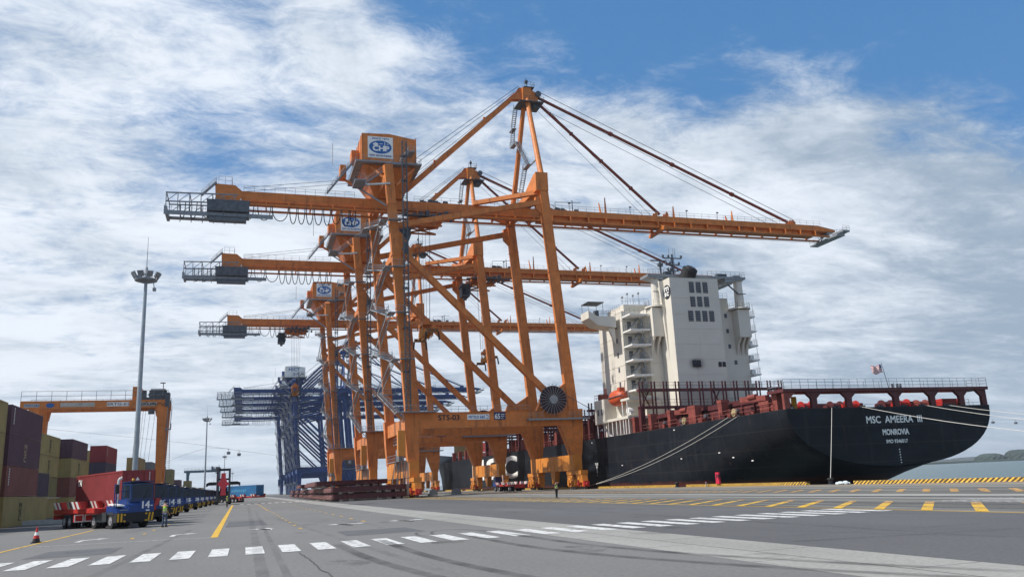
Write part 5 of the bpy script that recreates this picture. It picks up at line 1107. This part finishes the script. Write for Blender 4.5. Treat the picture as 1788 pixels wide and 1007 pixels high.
# ------------------------------------------------------------------ terminal tractors and trailers
def wheel(mb_t, mb_r, x, y, r, w, out):
    mb_t.disc((x, y, r), (1,0,0), r, w, 20); s = 1 if out > 0 else -1
    mb_r.disc((x + s*(w/2+0.005), y, r), (1,0,0), r*0.55, 0.03, 14); mb_r.disc((x + s*(w/2+0.03), y, r), (1,0,0), r*0.22, 0.08, 10)
HAZY = mat('hazard_yellow', (0.62,0.34,0.02), 0.5, 0, 0.15)
HUB = mat('wheel_hub', (0.42,0.42,0.43), 0.4, 0.4, 0.3, 4)
def tractor(label, loc, rz):
    """front faces -y, driver's cab at +x"""
    t = thing('terminal_tractor', label, 'tractor', loc, rz, 'blue terminal tractors parked in an echelon')
    b = MB(); b.box(-0.55,0.55,0.4,5.6,0.62,0.95); b.box(-1.2,1.2,2.2,2.9,0.55,0.9); b.box(-0.6,0.6,3.6,5.4,0.95,1.22); b.disc((0,4.5,1.28),(0,0,1),0.5,0.1,14); b.build('chassis', BLACK, t)
    b = MB(); b.box(-1.25,1.25,-0.12,0.28,0.42,1.06); b.box(-1.25,-0.7,0.281,0.5,0.42,1.0); b.box(0.7,1.25,0.281,0.5,0.42,1.0); bp_ = b.build('bumper', BLACK, t)
    b = MB()
    for x in (-1.15,-0.93): b.box(x-0.06,x+0.06,-0.145,-0.121,0.46,1.02)
    for x, z in ((-0.72,0.5),(-0.72,0.92)): b.box(x-0.07,x+0.07,-0.145,-0.121,z-0.05,z+0.05)
    b.build('hazard_stripe', HAZY, bp_)
    b = MB()
    for x in (0.93,1.15): b._add([(x-0.10,-0.145,0.46),(x+0.02,-0.145,0.46),(x+0.10,-0.145,1.02),(x-0.02,-0.145,1.02)], [(0,1,2,3)])
    for z in (0.5, 0.95): b.box(0.66,0.8,-0.145,-0.121,z-0.05,z+0.05)
    b.build('hazard_stripe', HAZY, bp_)
    b = MB(); b.prism([(-0.08,1.061),(2.1,1.061),(2.1,1.95),(0.9,1.95),(0.12,1.75),(-0.08,1.55)], (-0.45,0,0), (0,1,0), (0,0,1), (1.7,0,0)); b.prism([(-0.08,1.061),(2.0,1.061),(2.0,1.55),(0.9,1.5),(0.0,1.28)], (-1.22,0,0), (0,1,0), (0,0,1), (0.769,0,0)); hd = b.build('bonnet', TRUCKB, t)
    b = MB(); b.box(-1.0,-0.5,-0.06,-0.02,1.22,1.27); b.build('grille_bar', GREY, hd)
    b = MB(); b.box(0.25,1.249,-0.10,0.12,1.07,1.79); b.build('number_panel', TRUCKB, hd)
    b = MB(); b.prism([(0.15,1.5),(1.9,1.62),(1.9,1.70),(0.15,1.58)], (-1.15,0,0), (0,1,0), (0,0,1), (0.5,0,0)); b.build('deck_plate', WHITE, hd)
    b = MB(); b.prism([(0.05,1.76),(0.16,3.02),(1.75,3.1),(1.85,1.951),(0.9,1.951),(0.13,1.78)], (-0.30,0,0), (0,1,0), (0,0,1), (1.55,0,0)); b.box(-0.36,1.31,0.10,1.82,3.101,3.17); cb = b.build('cab', CABIN, t)
    b = MB(); b._add([(-0.18,0.055,2.02),(1.13,0.055,2.02),(1.13,0.137,2.92),(-0.18,0.137,2.92)], [(0,1,2,3)]); b.build('windscreen', GLASS, cb)
    for x in (-0.305, 1.255):
        b = MB(); b._add([(x,0.35,2.05),(x,1.6,2.05),(x,1.6,2.92),(x,0.42,2.92)], [(0,1,2,3)]); b.build('side_window', GLASS, cb)
    b = MB(); b.beam((0.55,0.02,1.98),(0.85,0.1,2.5),0.03,0.03); b.build('wiper', BLACK, cb)
    b = MB(); b.sphere((0.1,0.9,3.28),0.1,0.1,0.12,8,5); b.build('beacon', HAZY, cb)
    b = MB(); b.tube((-0.5,2.0,1.0),(-0.5,2.0,3.25),0.09,n=8); b.path([(-0.5,2.0,3.25),(-0.46,1.97,3.36),(-0.38,1.92,3.44),(-0.30,1.88,3.46)],0.10,8); b.build('exhaust_pipe', mat('exhaust_white', (0.7,0.7,0.68), 0.4, 0.2), t)
    b = MB()
    for y in (0.25,0.62): b.beam((-1.2,y,1.0),(-1.2,y,3.0),0.06,0.06,(0,1,0))
    for z in (1.5,2.0,2.5,2.98): b.beam((-1.2,0.25,z),(-1.2,0.62,z),0.05,0.05)
    b.beam((-1.2,0.62,2.5),(-0.3,0.7,2.5),0.04,0.04); b.build('mirror_frame', TRUCKB, t)
    b = MB(); b.box(-1.36,-1.14,0.0,0.1,2.35,2.95); b.build('mirror', BLACK, t)
    for y in (1.15, 4.4):
        for s in (-1, 1):
            a = MB(); r_ = MB(); wheel(a, r_, s*1.02, y, 0.52, 0.34, s)
            if y > 3: wheel(a, MB(), s*0.62, y, 0.52, 0.3, s)
            o = a.build('wheel', BLACK, t); r_.build('wheel_rim', HUB, o)
    b = MB()
    for s in (-1, 1):
        b.prism([(0.5,0.95),(0.55,1.15),(1.75,1.15),(1.8,0.95)], (s*1.02-0.2,0,0), (0,1,0), (0,0,1), (0.4,0,0)); b.box(s*0.95-0.25,s*0.95+0.25,2.3,3.6,0.45,0.95)
    b.box(-1.24,-0.8,1.9,3.75,0.5,1.12); b.build('fender', mat('fender_black', (0.04,0.045,0.05), 0.5), t)
    return t
def trailer(label, loc, rz, right=True, LN=12.6, box=True):
    """front at y=0 (coupled end), tail at +y"""
    t = thing('container_trailer', label, 'trailer', loc, rz, 'red container trailers'); yw = LN-3.9
    b = MB(); b.box(-0.75,-0.45,0,LN,1.02,1.42); b.box(0.45,0.75,0,LN,1.02,1.42)
    for i in range(6): y = 0.05+(LN-0.35)*i/5; b.box(-1.2,1.2,y,y+0.25,1.05,1.40)
    b.box(-1.25,-1.1,0,LN,1.12,1.42); b.box(1.1,1.25,0,LN,1.12,1.42); b.box(-0.44,0.44,yw-0.6,LN,0.75,1.01); b.build('trailer_frame', REDP, t)
    for s in ((-1, 1) if right else (-1,)):
        for y in ((0.4, LN*0.36, LN*0.68, LN-1.3) if right else (1.9, 6.2)):
            b = MB(); g = None
            for k in range(4):
                m_ = MB(); q = y + 0.46*k; xa, xb = sorted((s*1.22, s*1.52)); xc, xd = sorted((s*1.34, s*1.72))
                m_.loft([[(xa,q,1.421),(xb,q,1.421),(xb,q+0.46,1.421),(xa,q+0.46,1.421)],[(xc,q,1.95),(xd,q,1.95),(xd,q+0.46,1.95),(xc,q+0.46,1.95)]])
                if k == 0: g = m_.build('corner_guide', REDP, t)
                else: m_.build('guide_stripe', LETTER if k % 2 else REDP, g)
    for y in (yw, yw+1.3):
        for s in (-1, 1):
            a = MB(); r_ = MB(); wheel(a, r_, s*1.0, y, 0.5, 0.32, s); wheel(a, MB(), s*0.62, y, 0.5, 0.28, s); o = a.build('wheel', BLACK, t); r_.build('wheel_rim', HUB, o)
    if box:
        for x in (-1.0,-0.3):
            b = MB(); yy = yw-1.6; b.box(x-0.30,x+0.30,yy,yy+0.3,0.5,1.0); ub = b.build('underrun_box', REDP, t)
            b = MB(); b.box(x-0.32,x-0.25,yy-0.03,yy-0.001,0.48,1.02); b.box(x+0.25,x+0.32,yy-0.03,yy-0.001,0.48,1.02); b.box(x-0.249,x+0.249,yy-0.03,yy-0.001,0.95,1.02); b.box(x-0.249,x+0.249,yy-0.03,yy-0.001,0.48,0.55); b.build('white_frame', LETTER, ub)
    b = MB(); b.box(-1.2,1.2,LN,LN+0.1,0.65,1.0); b.build('tail_board', REDP, t)
    return t
A27 = R(27)
def along(x, y, d, s=0.0): return (x - math.sin(A27)*d + math.cos(A27)*s, y + math.cos(A27)*d + math.sin(A27)*s, 0)
TY = (64.2, 77, 86.5, 96.5, 118, 138, 155, 170, 188, 206, 226, 248)
TX = (-7.1, -7.14, -7.16, -7.24, -7.46, -7.38, -7.42, -7.2, -7.06, -6.88, -6.74, -6.7)
NUM = ('14','20','11','22','17','03','21','27','08','31','19','05')
YT = TY
tp = tractor('blue terminal tractor number 14, nearest of the row, pulling the red container', (-7.15, YT[0], 0), A27)
for i, (nu, y) in enumerate(zip(NUM, YT)):
    x = TX[i]
    if i == 0: c = tp
    else:
        c = dup(tp); c.location = (x, y, 0)
        c['label'] = f'blue terminal tractor number {nu}, ' + ('next behind the nearest one' if i == 1 else 'between number %s and number %s in the parked row' % (NUM[i-1], NUM[i+1]) if i < 11 else 'last in the parked row')
    b = MB(); b.k = 0; text(b, nu, (0.42,-0.115,1.30), (1,0,0), (0,0,1), 0.50, 0.46, 0.035); b.box(1.02,1.14,-0.115,-0.105,1.45,1.51); b.box(0.7,0.95,-0.115,-0.105,1.12,1.2); b.build('fleet_number', LETTER, c)
trailer('empty red trailer with striped white guides, coupled to tractor number 14', along(-7.15,64.2,2.9,-0.45), R(26), False, 9.6)
A24 = R(24); cx0, cy0 = -7.62, 69.75
trailer('red trailer carrying the red container behind tractor number 14', (cx0+math.sin(A24)*0.4, cy0-math.cos(A24)*0.4, 0), A24, True, 12.6, False)
container('red', (cx0, cy0, 1.44), A24, 'red container riding on a trailer just behind tractor number 14', 'containers on trailers', 'CA', CH)
t2_ = trailer('red trailer behind the dark tractor under the crane legs', (54.6, 178.9, 0), R(180))
# truck under the nearest crane
q1 = dup(tp); q1.location = (54.6, 181.5, 0); q1.rotation_euler = (0,0,R(180)); q1['label'] = 'dark blue tractor driving away under the waterside legs of the middle crane'; q1['group'] = 'working tractors on the quay'
for ch in list(kids(q1)):
    if ch.name.startswith('fleet_number'): bpy.data.objects.remove(ch)
# blue container crossing in the distance
a36 = R(38)
q3 = dup(t2_); q3.location = (4.4, 224.5, 0); q3.rotation_euler = (0,0,a36); q3['label'] = 'distant red trailer carrying the blue container'
container('bluec', (4.0, 225, 1.52), a36, 'blue container on a distant trailer at the end of the road', 'containers on trailers', 'blue')
q4_ = dup(tp); q4_.location = (-5.2, 238.5, 0); q4_.rotation_euler = (0,0,a36+R(180)); q4_['label'] = 'tractor pulling the distant blue container away'; q4_['group'] = 'working tractors on the quay'
for ch in list(kids(q4_)):
    if ch.name.startswith('fleet_number'): bpy.data.objects.remove(ch)

# ------------------------------------------------------------------ container handler with red mast
t = thing('container_handler', 'dark container handler with a bright red cross-shaped mast carriage and black spreader arms', 'container handler', (-4.25, 196, 0))
b = MB(); b.box(-1.5,1.5,0.6,6.0,0.9,1.9); b.box(-1.3,1.3,4,6,1.901,2.8); b.build('chassis', DGREY, t)
b = MB(); b.prism([(2.2,1.9),(4.0,1.9),(4.0,3.6),(2.5,3.6)], (-0.8,0,0), (0,1,0), (0,0,1), (1.6,0,0)); c_ = b.build('cab', BLACK, t)
b = MB(); b._add([(-0.7,2.17,2.0),(0.7,2.17,2.0),(0.7,2.44,3.4),(-0.7,2.44,3.4)],[(0,1,2,3)]); b.build('cab_window', GLASS, c_)
for s in (-1, 1):
    b = MB(); b.box(s*1.25-0.22,s*1.25+0.22,-0.3,0.4,0.6,7.7); b.build('mast_rail', DGREY, t)
    b = MB(); b.box(*sorted((s*1.48,s*3.0)),-0.9,-0.4,4.15,4.85); b.prism([(s*3.0,4.8),(s*3.55,4.6),(s*3.55,3.9),(s*3.35,3.9),(s*3.0,4.2)], (0,-0.9,0), (1,0,0), (0,0,1), (0,0.5,0)); b.build('spreader_arm', BLACK, t)
    for y in (0.9, 4.8):
        a = MB(); r_ = MB(); wheel(a, r_, s*1.35, y, 0.75, 0.6, s); o = a.build('wheel', BLACK, t); r_.build('wheel_rim', HUB, o)
b = MB(); b.box(-1.02,1.02,-0.2,0.3,7.2,7.7); b.box(-1.02,1.02,0.0,0.35,5.2,5.6); b.box(-1.02,1.02,0.0,0.35,2.3,2.7); b.build('mast_crossbar', BLACK, t)
b = MB(); b.prism([(-0.62,1.95),(0.62,1.95),(0.45,3.2),(0.75,3.9),(1.3,4.35),(0.75,4.9),(0.48,5.6),(0.45,6.7),(-0.45,6.7),(-0.48,5.6),(-0.75,4.9),(-1.3,4.35),(-0.75,3.9),(-0.45,3.2)], (0,-1.0,0), (1,0,0), (0,0,1), (0,0.35,0)); b.build('mast_carriage', mat('carriage_red', (0.85,0.07,0.09), 0.5), t)

# ------------------------------------------------------------------ hatch covers stacked on the quay
def hatch_cover(loc, label):
    t = thing('hatch_cover', label, 'hatch cover', loc, 0, 'ship hatch covers stacked on the quay')
    b = MB(); b.box(0,13.4,0,13.6,0.35,1.15)
    for y in (-0.0,):
        for i in range(12): b.box(0.4+1.1*i,0.55+1.1*i,-0.05,-0.001,0.38,1.12)
    b.box(-0.06,13.46,-0.06,13.66,1.151,1.20); b.build('cover_plate', MAROON, t)
    b = MB()
    for i in range(7): b = MB(); b.box(-0.3,-0.001,0.3+2.0*i,1.2+2.0*i,0.45,1.05); b.box(-0.42,-0.301,0.5+2.0*i,1.0+2.0*i,0.3,0.8); b.build('end_bracket', mat('worn_pink_steel', (0.36,0.19,0.17), 0.7, 0, 0.4, 1.5), t)
    TG = mat('timber_grey', (0.24,0.20,0.17), 0.8)
    for x in (1.0, 11.8): b = MB(); b.box(x, x+0.5, -0.15, 13.3, 0.0, 0.349); b.build('support_beam', TG, t)
    for x in (2.6,7.4,9.0,10.6): b = MB(); b.box(x,x+0.8,-0.3,-0.06,0.05,0.3); b.beam((x+0.1,-0.06,0.3),(x+0.1,-0.06,0.6),0.08,0.08); b.build('securing_cleat', TG, t)
    return t
_first = None
for si, (x, y, n_) in enumerate(((14.6,146,2),(14.8,162.5,3),(15.0,179,3),(15.2,197,2),(15.4,216,3),(15.8,240,2),(16,268,2),(16.2,300,2))):
    for k in range(n_):
        wd = ('nearest', 'second', 'third', 'fourth', 'fifth', 'sixth', 'seventh', 'farthest')[si]; pos = ('bottom', 'second', 'topmost')[k] if n_ == 3 else ('bottom', 'upper')[k]
        lab_ = f'dark red ship hatch cover, {pos} of the {wd} stack left of the crane legs'
        if _first is None: _first = hatch_cover((x,y,0.004), lab_)
        else:
            c = dup(_first); c.location = (x + (0.25*k if si else -0.1*k) - (2.2 if k == 2 else 0), y, 0.004+1.22*k); c['label'] = lab_
for x, y, lb_ in ((35.6,163,'left of two grey concrete blocks under the nearest crane'),(40.4,163,'right of two grey concrete blocks under the nearest crane')):
    b = MB(); b.prism([(-0.9,0),(0.9,0),(0.75,1.1),(-0.75,1.1)], (0,0,0), (1,0,0), (0,0,1), (0,1.4,0)); b.box(-0.2,0.2,0.5,0.9,1.101,1.3)
    o = b.build('concrete_block', mat('block_grey', (0.24,0.25,0.25), 0.8, 0, 0.2, 2)); o.location = (x, y, 0.012); tag(o, lb_, 'concrete block', 'concrete blocks on the apron')
b = MB(); b.box(-23.5,-13.6,0,0.5,0,0.42); o = b.build('concrete_barrier', mat('block_pale', (0.5,0.5,0.47), 0.8, 0, 0.2, 2)); o.location = (1.6, 91.5, 0.008); tag(o, 'low pale concrete barrier on the ground before the yellow containers', 'barrier')

# ------------------------------------------------------------------ traffic cone
t = thing('traffic_cone', 'red and white traffic cone with a black base beside the yellow line', 'traffic cone', (-9.95, 48.7, 0.0)); t.scale = (0.86, 0.86, 0.86)
b = MB(); b.box(-0.24,0.24,-0.24,0.24,0.0,0.06); b.tube((0,0,0.06),(0,0,0.26),0.21,0.17,16); b.build('cone_base', BLACK, t)
b = MB(); b.tube((0,0,0.26),(0,0,0.44),0.165,0.125,16); b.tube((0,0,0.62),(0,0,0.78),0.085,0.05,16); b.tube((0,0,0.78),(0,0,0.9),0.05,0.045,12); b.build('cone_body', mat('cone_red', (0.55,0.03,0.02), 0.5), t)
b = MB(); b.tube((0,0,0.44),(0,0,0.62),0.127,0.083,16); b.build('reflective_band', LETTER, t)

# ------------------------------------------------------------------ people
def skin_mesh(vs, es, rs, root=0, sub=1):
    me = bpy.data.meshes.new('figure'); me.from_pydata(vs, es, []); o = bpy.data.objects.new('figure', me); COL.objects.link(o)
    o.modifiers.new('s', 'SKIN'); sl = me.skin_vertices[0].data
    for i, r in enumerate(rs): sl[i].radius = (r, r) if not isinstance(r, tuple) else r; sl[i].use_root = (i == root)
    sb = o.modifiers.new('u', 'SUBSURF'); sb.levels = sub; sb.render_levels = sub
    dg = bpy.context.evaluated_depsgraph_get(); m2 = bpy.data.meshes.new_from_object(o.evaluated_get(dg)); bpy.data.objects.remove(o); return m2
def person(label, loc, rz, arms, trouser, stride=0.0, helmet=None):
    """faces -y; arms: (elbow, wrist) for the left (+x) side, mirrored unless a pair of pairs is given"""
    vs = [(0,0,0.94),(0,0.01,1.12),(0,0.015,1.32),(0,0.02,1.44),(0,0.0,1.53),(0,-0.01,1.60),(0,-0.015,1.67),(0,0,1.73)]; rs = [(0.14,0.10),(0.13,0.095),(0.155,0.105),(0.10,0.07),0.052,(0.072,0.085),(0.076,0.092),0.045]
    es = [(0,1),(1,2),(2,3),(3,4),(4,5),(5,6),(6,7)]
    def addv(p, r, par): vs.append(p); rs.append(r); es.append((par, len(vs)-1)); return len(vs)-1
    legs = []
    for s in (-1, 1):
        st = stride*s
        h_ = addv((0.09*s,0,0.88),0.085,0); k_ = addv((0.10*s,-0.02+st*0.5,0.49),0.058,h_); a_ = addv((0.105*s,0.02+st,0.09),0.042,k_); f_ = addv((0.12*s,-0.15+st,0.035),(0.042,0.03),a_); legs.append((h_, k_, a_))
        sh = addv((0.18*s,0.02,1.40),0.06,3); (e, w_) = arms[0 if s < 0 else 1]
        el = addv((e[0]*s,e[1],e[2]),0.043,sh); wr = addv((w_[0]*s,w_[1],w_[2]),0.03,el)
        d = (V((w_[0]*s,w_[1],w_[2]))-V((e[0]*s,e[1],e[2]))).normalized(); sd = V((0,1,0)) if abs(d.y) < 0.8 else V((1,0,0)); sd = (sd - d*sd.dot(d)).normalized(); up_ = d.cross(sd)
        pl = addv(tuple(V(vs[wr])+d*0.07),(0.036,0.02),wr)
        for q, ln in ((-0.027,0.065),(-0.009,0.08),(0.009,0.075),(0.027,0.055)):
            b0 = V(vs[pl])+d*0.025+sd*q; f1 = addv(tuple(b0+d*ln*0.5),0.0085,pl); addv(tuple(b0+d*ln+up_*0.02*s),0.007,f1)
        th = addv(tuple(V(vs[wr])+d*0.04-sd*0.045),0.010,wr); addv(tuple(V(vs[wr])+d*0.085-sd*0.06),0.008,th)
    me = skin_mesh(vs, es, rs); me.materials.append(SKIN); me.polygons.foreach_set('use_smooth', [True]*len(me.polygons))
    r = bpy.data.objects.new('person', me); COL.objects.link(r); r.location = loc; r.rotation_euler = (0,0,rz); tag(r, label, 'person')
    def cloth(name, idx, edges, grow, m_, sub=1):
        mp_ = {v: i for i, v in enumerate(idx)}
        m3 = skin_mesh([vs[i] for i in idx], [(mp_[a], mp_[c]) for a, c in edges], [tuple(x+grow for x in (rs[i] if isinstance(rs[i], tuple) else (rs[i], rs[i]))) for i in idx]); m3.materials.append(m_); m3.polygons.foreach_set('use_smooth', [True]*len(m3.polygons))
        o = bpy.data.objects.new(name, m3); COL.objects.link(o); o.parent = r; return o
    (h1, k1, a1), (h2, k2, a2) = legs
    cloth('trousers', [0,h1,k1,a1,h2,k2,a2], [(0,h1),(h1,k1),(k1,a1),(0,h2),(h2,k2),(k2,a2)], 0.014, trouser)
    cloth('vest', [0,1,2,3], [(0,1),(1,2),(2,3)], 0.024, HIVIS)
    b = MB()
    for z, r_ in ((1.05,0.172),(1.2,0.178)): b.loft([[(r_*math.cos(2*math.pi*i/16), 0.01+r_*0.80*math.sin(2*math.pi*i/16), zz) for i in range(16)] for zz in (z, z+0.05)], cap=False)
    b.build('reflective_stripe', SILVER, r)
    sl_ = [i for i, v in enumerate(vs) if abs(abs(v[0])-0.18) < 1e-6 and abs(v[2]-1.40) < 1e-6]
    for i in sl_:
        el = [c for a, c in es if a == i][0]; wr = [c for a, c in es if a == el][0]; cloth('sleeve', [i,el,wr], [(i,el),(el,wr)], 0.012, DARKC)
    b = MB()
    for s in (-1, 1): b.sphere((0.033*s,-0.098,1.645),0.012,0.008,0.009,6,4)
    b.build('eye', BLACK, r)
    b = MB(); b.loft([[(-0.012,-0.095,1.65),(0.012,-0.095,1.65),(0,-0.1,1.66)],[(-0.016,-0.10,1.605),(0.016,-0.10,1.605),(0,-0.125,1.61)]]); b.build('nose', SKIN, r)
    b = MB(); b.sphere((0,0.005,1.69),0.092,0.105,0.085,12,7); hr = b.build('hair', DARKC, r, True)
    if helmet:
        b = MB(); b.sphere((0,0,1.715),0.115,0.135,0.10,14,7); b.disc((0,-0.06,1.70),(0,0,1),0.13,0.02,14); b.build('helmet', helmet, r, True)
    b = MB()
    for i in (a1, a2): p = vs[i]; b.loft([[(p[0]-0.05,p[1]-0.20,0.012),(p[0]+0.05,p[1]-0.20,0.012),(p[0]+0.055,p[1]+0.07,0.012),(p[0]-0.055,p[1]+0.07,0.012)],[(p[0]-0.045,p[1]-0.18,0.07),(p[0]+0.045,p[1]-0.18,0.07),(p[0]+0.05,p[1]+0.065,0.13),(p[0]-0.05,p[1]+0.065,0.13)]])
    b.build('shoe', BLACK, r)
    return r
DN = ((0.25,0.03,1.14),(0.27,-0.05,0.90))
person('person in a yellow safety vest and blue jeans standing beside the nearest blue tractor', (-5.05,62.3,0), R(165), (DN, ((0.24,0.0,1.15),(0.20,-0.20,1.02))), JEANS, 0.05, mat('cap_navy', (0.02,0.03,0.09), 0.7))
person('person in yellow vest and black trousers on the quay, both hands raised to face', (32.1,85.2,0.012), R(20), (((0.30,-0.16,1.30),(0.10,-0.28,1.56)),((0.30,-0.16,1.30),(0.10,-0.28,1.56))), DARKC, 0.06)
person('small distant person in a yellow safety vest walking on the road beside the tractor row', (-2.5,146,0), R(10), (DN, DN), DARKC, 0.16, HIVIS)

# ------------------------------------------------------------------ cable car line over the water
def cableway(pts, label):
    b = MB(); b.path([V(p) for p in pts], 0.16, 4); return tag(b.build('cableway_rope', WIRE), label, 'cable')
def gondola(x, y, z, label):
    t = thing('gondola', label, 'cable car', (x,y,z), 0, 'cable car gondolas')
    b = MB(); b.loft([[(-2.4,-2,-9),(2.4,-2,-9),(2.4,2,-9),(-2.4,2,-9)],[(-3.2,-2.4,-6.5),(3.2,-2.4,-6.5),(3.2,2.4,-6.5),(-3.2,2.4,-6.5)],[(-2.8,-2.2,-4.2),(2.8,-2.2,-4.2),(2.8,2.2,-4.2),(-2.8,2.2,-4.2)]]); b.build('gondola_cabin', DGREY, t)
    b = MB(); b.tube((0,0,-4.2),(0,0,0),0.3,n=5); b.box(-1.5,1.5,-0.3,0.3,-0.3,0.3); b.build('gondola_hanger', DGREY, t)
cableway([(-400,1500,132),(-250,1500,112),(-119,1500,94.2),(-80,1500,88.3),(-26,1500,78.6),(-9,1500,75.4),(40,1500,67),(140,1500,50)], 'thin cableway rope crossing the sky left of the navy cranes')
cableway([(-260,1500,4),(-200,1500,22),(-163,1500,41.7),(-144,1500,52),(-100,1500,70),(-60,1500,82),(-26,1500,79.2)], 'thin cableway rope rising behind the orange gantry leg')
cableway([(1300,1500,106),(1606,1500,94.9),(1662,1500,92.4),(1731,1500,89.6),(1950,1500,80)], 'thin cableway rope in the sky right of the ship')
gondola(-26,1500,78.4,'left one of two gondolas hanging left of the navy cranes'); gondola(-9,1500,75.2,'right one of two gondolas hanging left of the navy cranes')
gondola(-163,1500,41.7,'lower gondola seen beside the near light mast'); gondola(-144,1500,52,'upper gondola seen between the gantry ropes')
gondola(1662,1500,92.3,'gondola just right of the ship\'s stern'); gondola(1731,1500,89.5,'gondola near the right edge of the photo')

# ------------------------------------------------------------------ haze
M = bpy.data.materials.new('haze_air'); M.use_nodes = True; t = M.node_tree; t.nodes.clear(); mo = t.nodes.new('ShaderNodeOutputMaterial'); pv = t.nodes.new('ShaderNodeVolumePrincipled')
pv.inputs['Color'].default_value = (0.86, 0.92, 1.0, 1); pv.inputs['Density'].default_value = 0.00007; pv.inputs['Anisotropy'].default_value = 0.2; t.links.new(pv.outputs[0], mo.inputs['Volume'])
b = MB(); b.box(-9100,9100,-320,9100,-10,150); hz_ = b.build('haze', M); tag(hz_, kind='stuff')
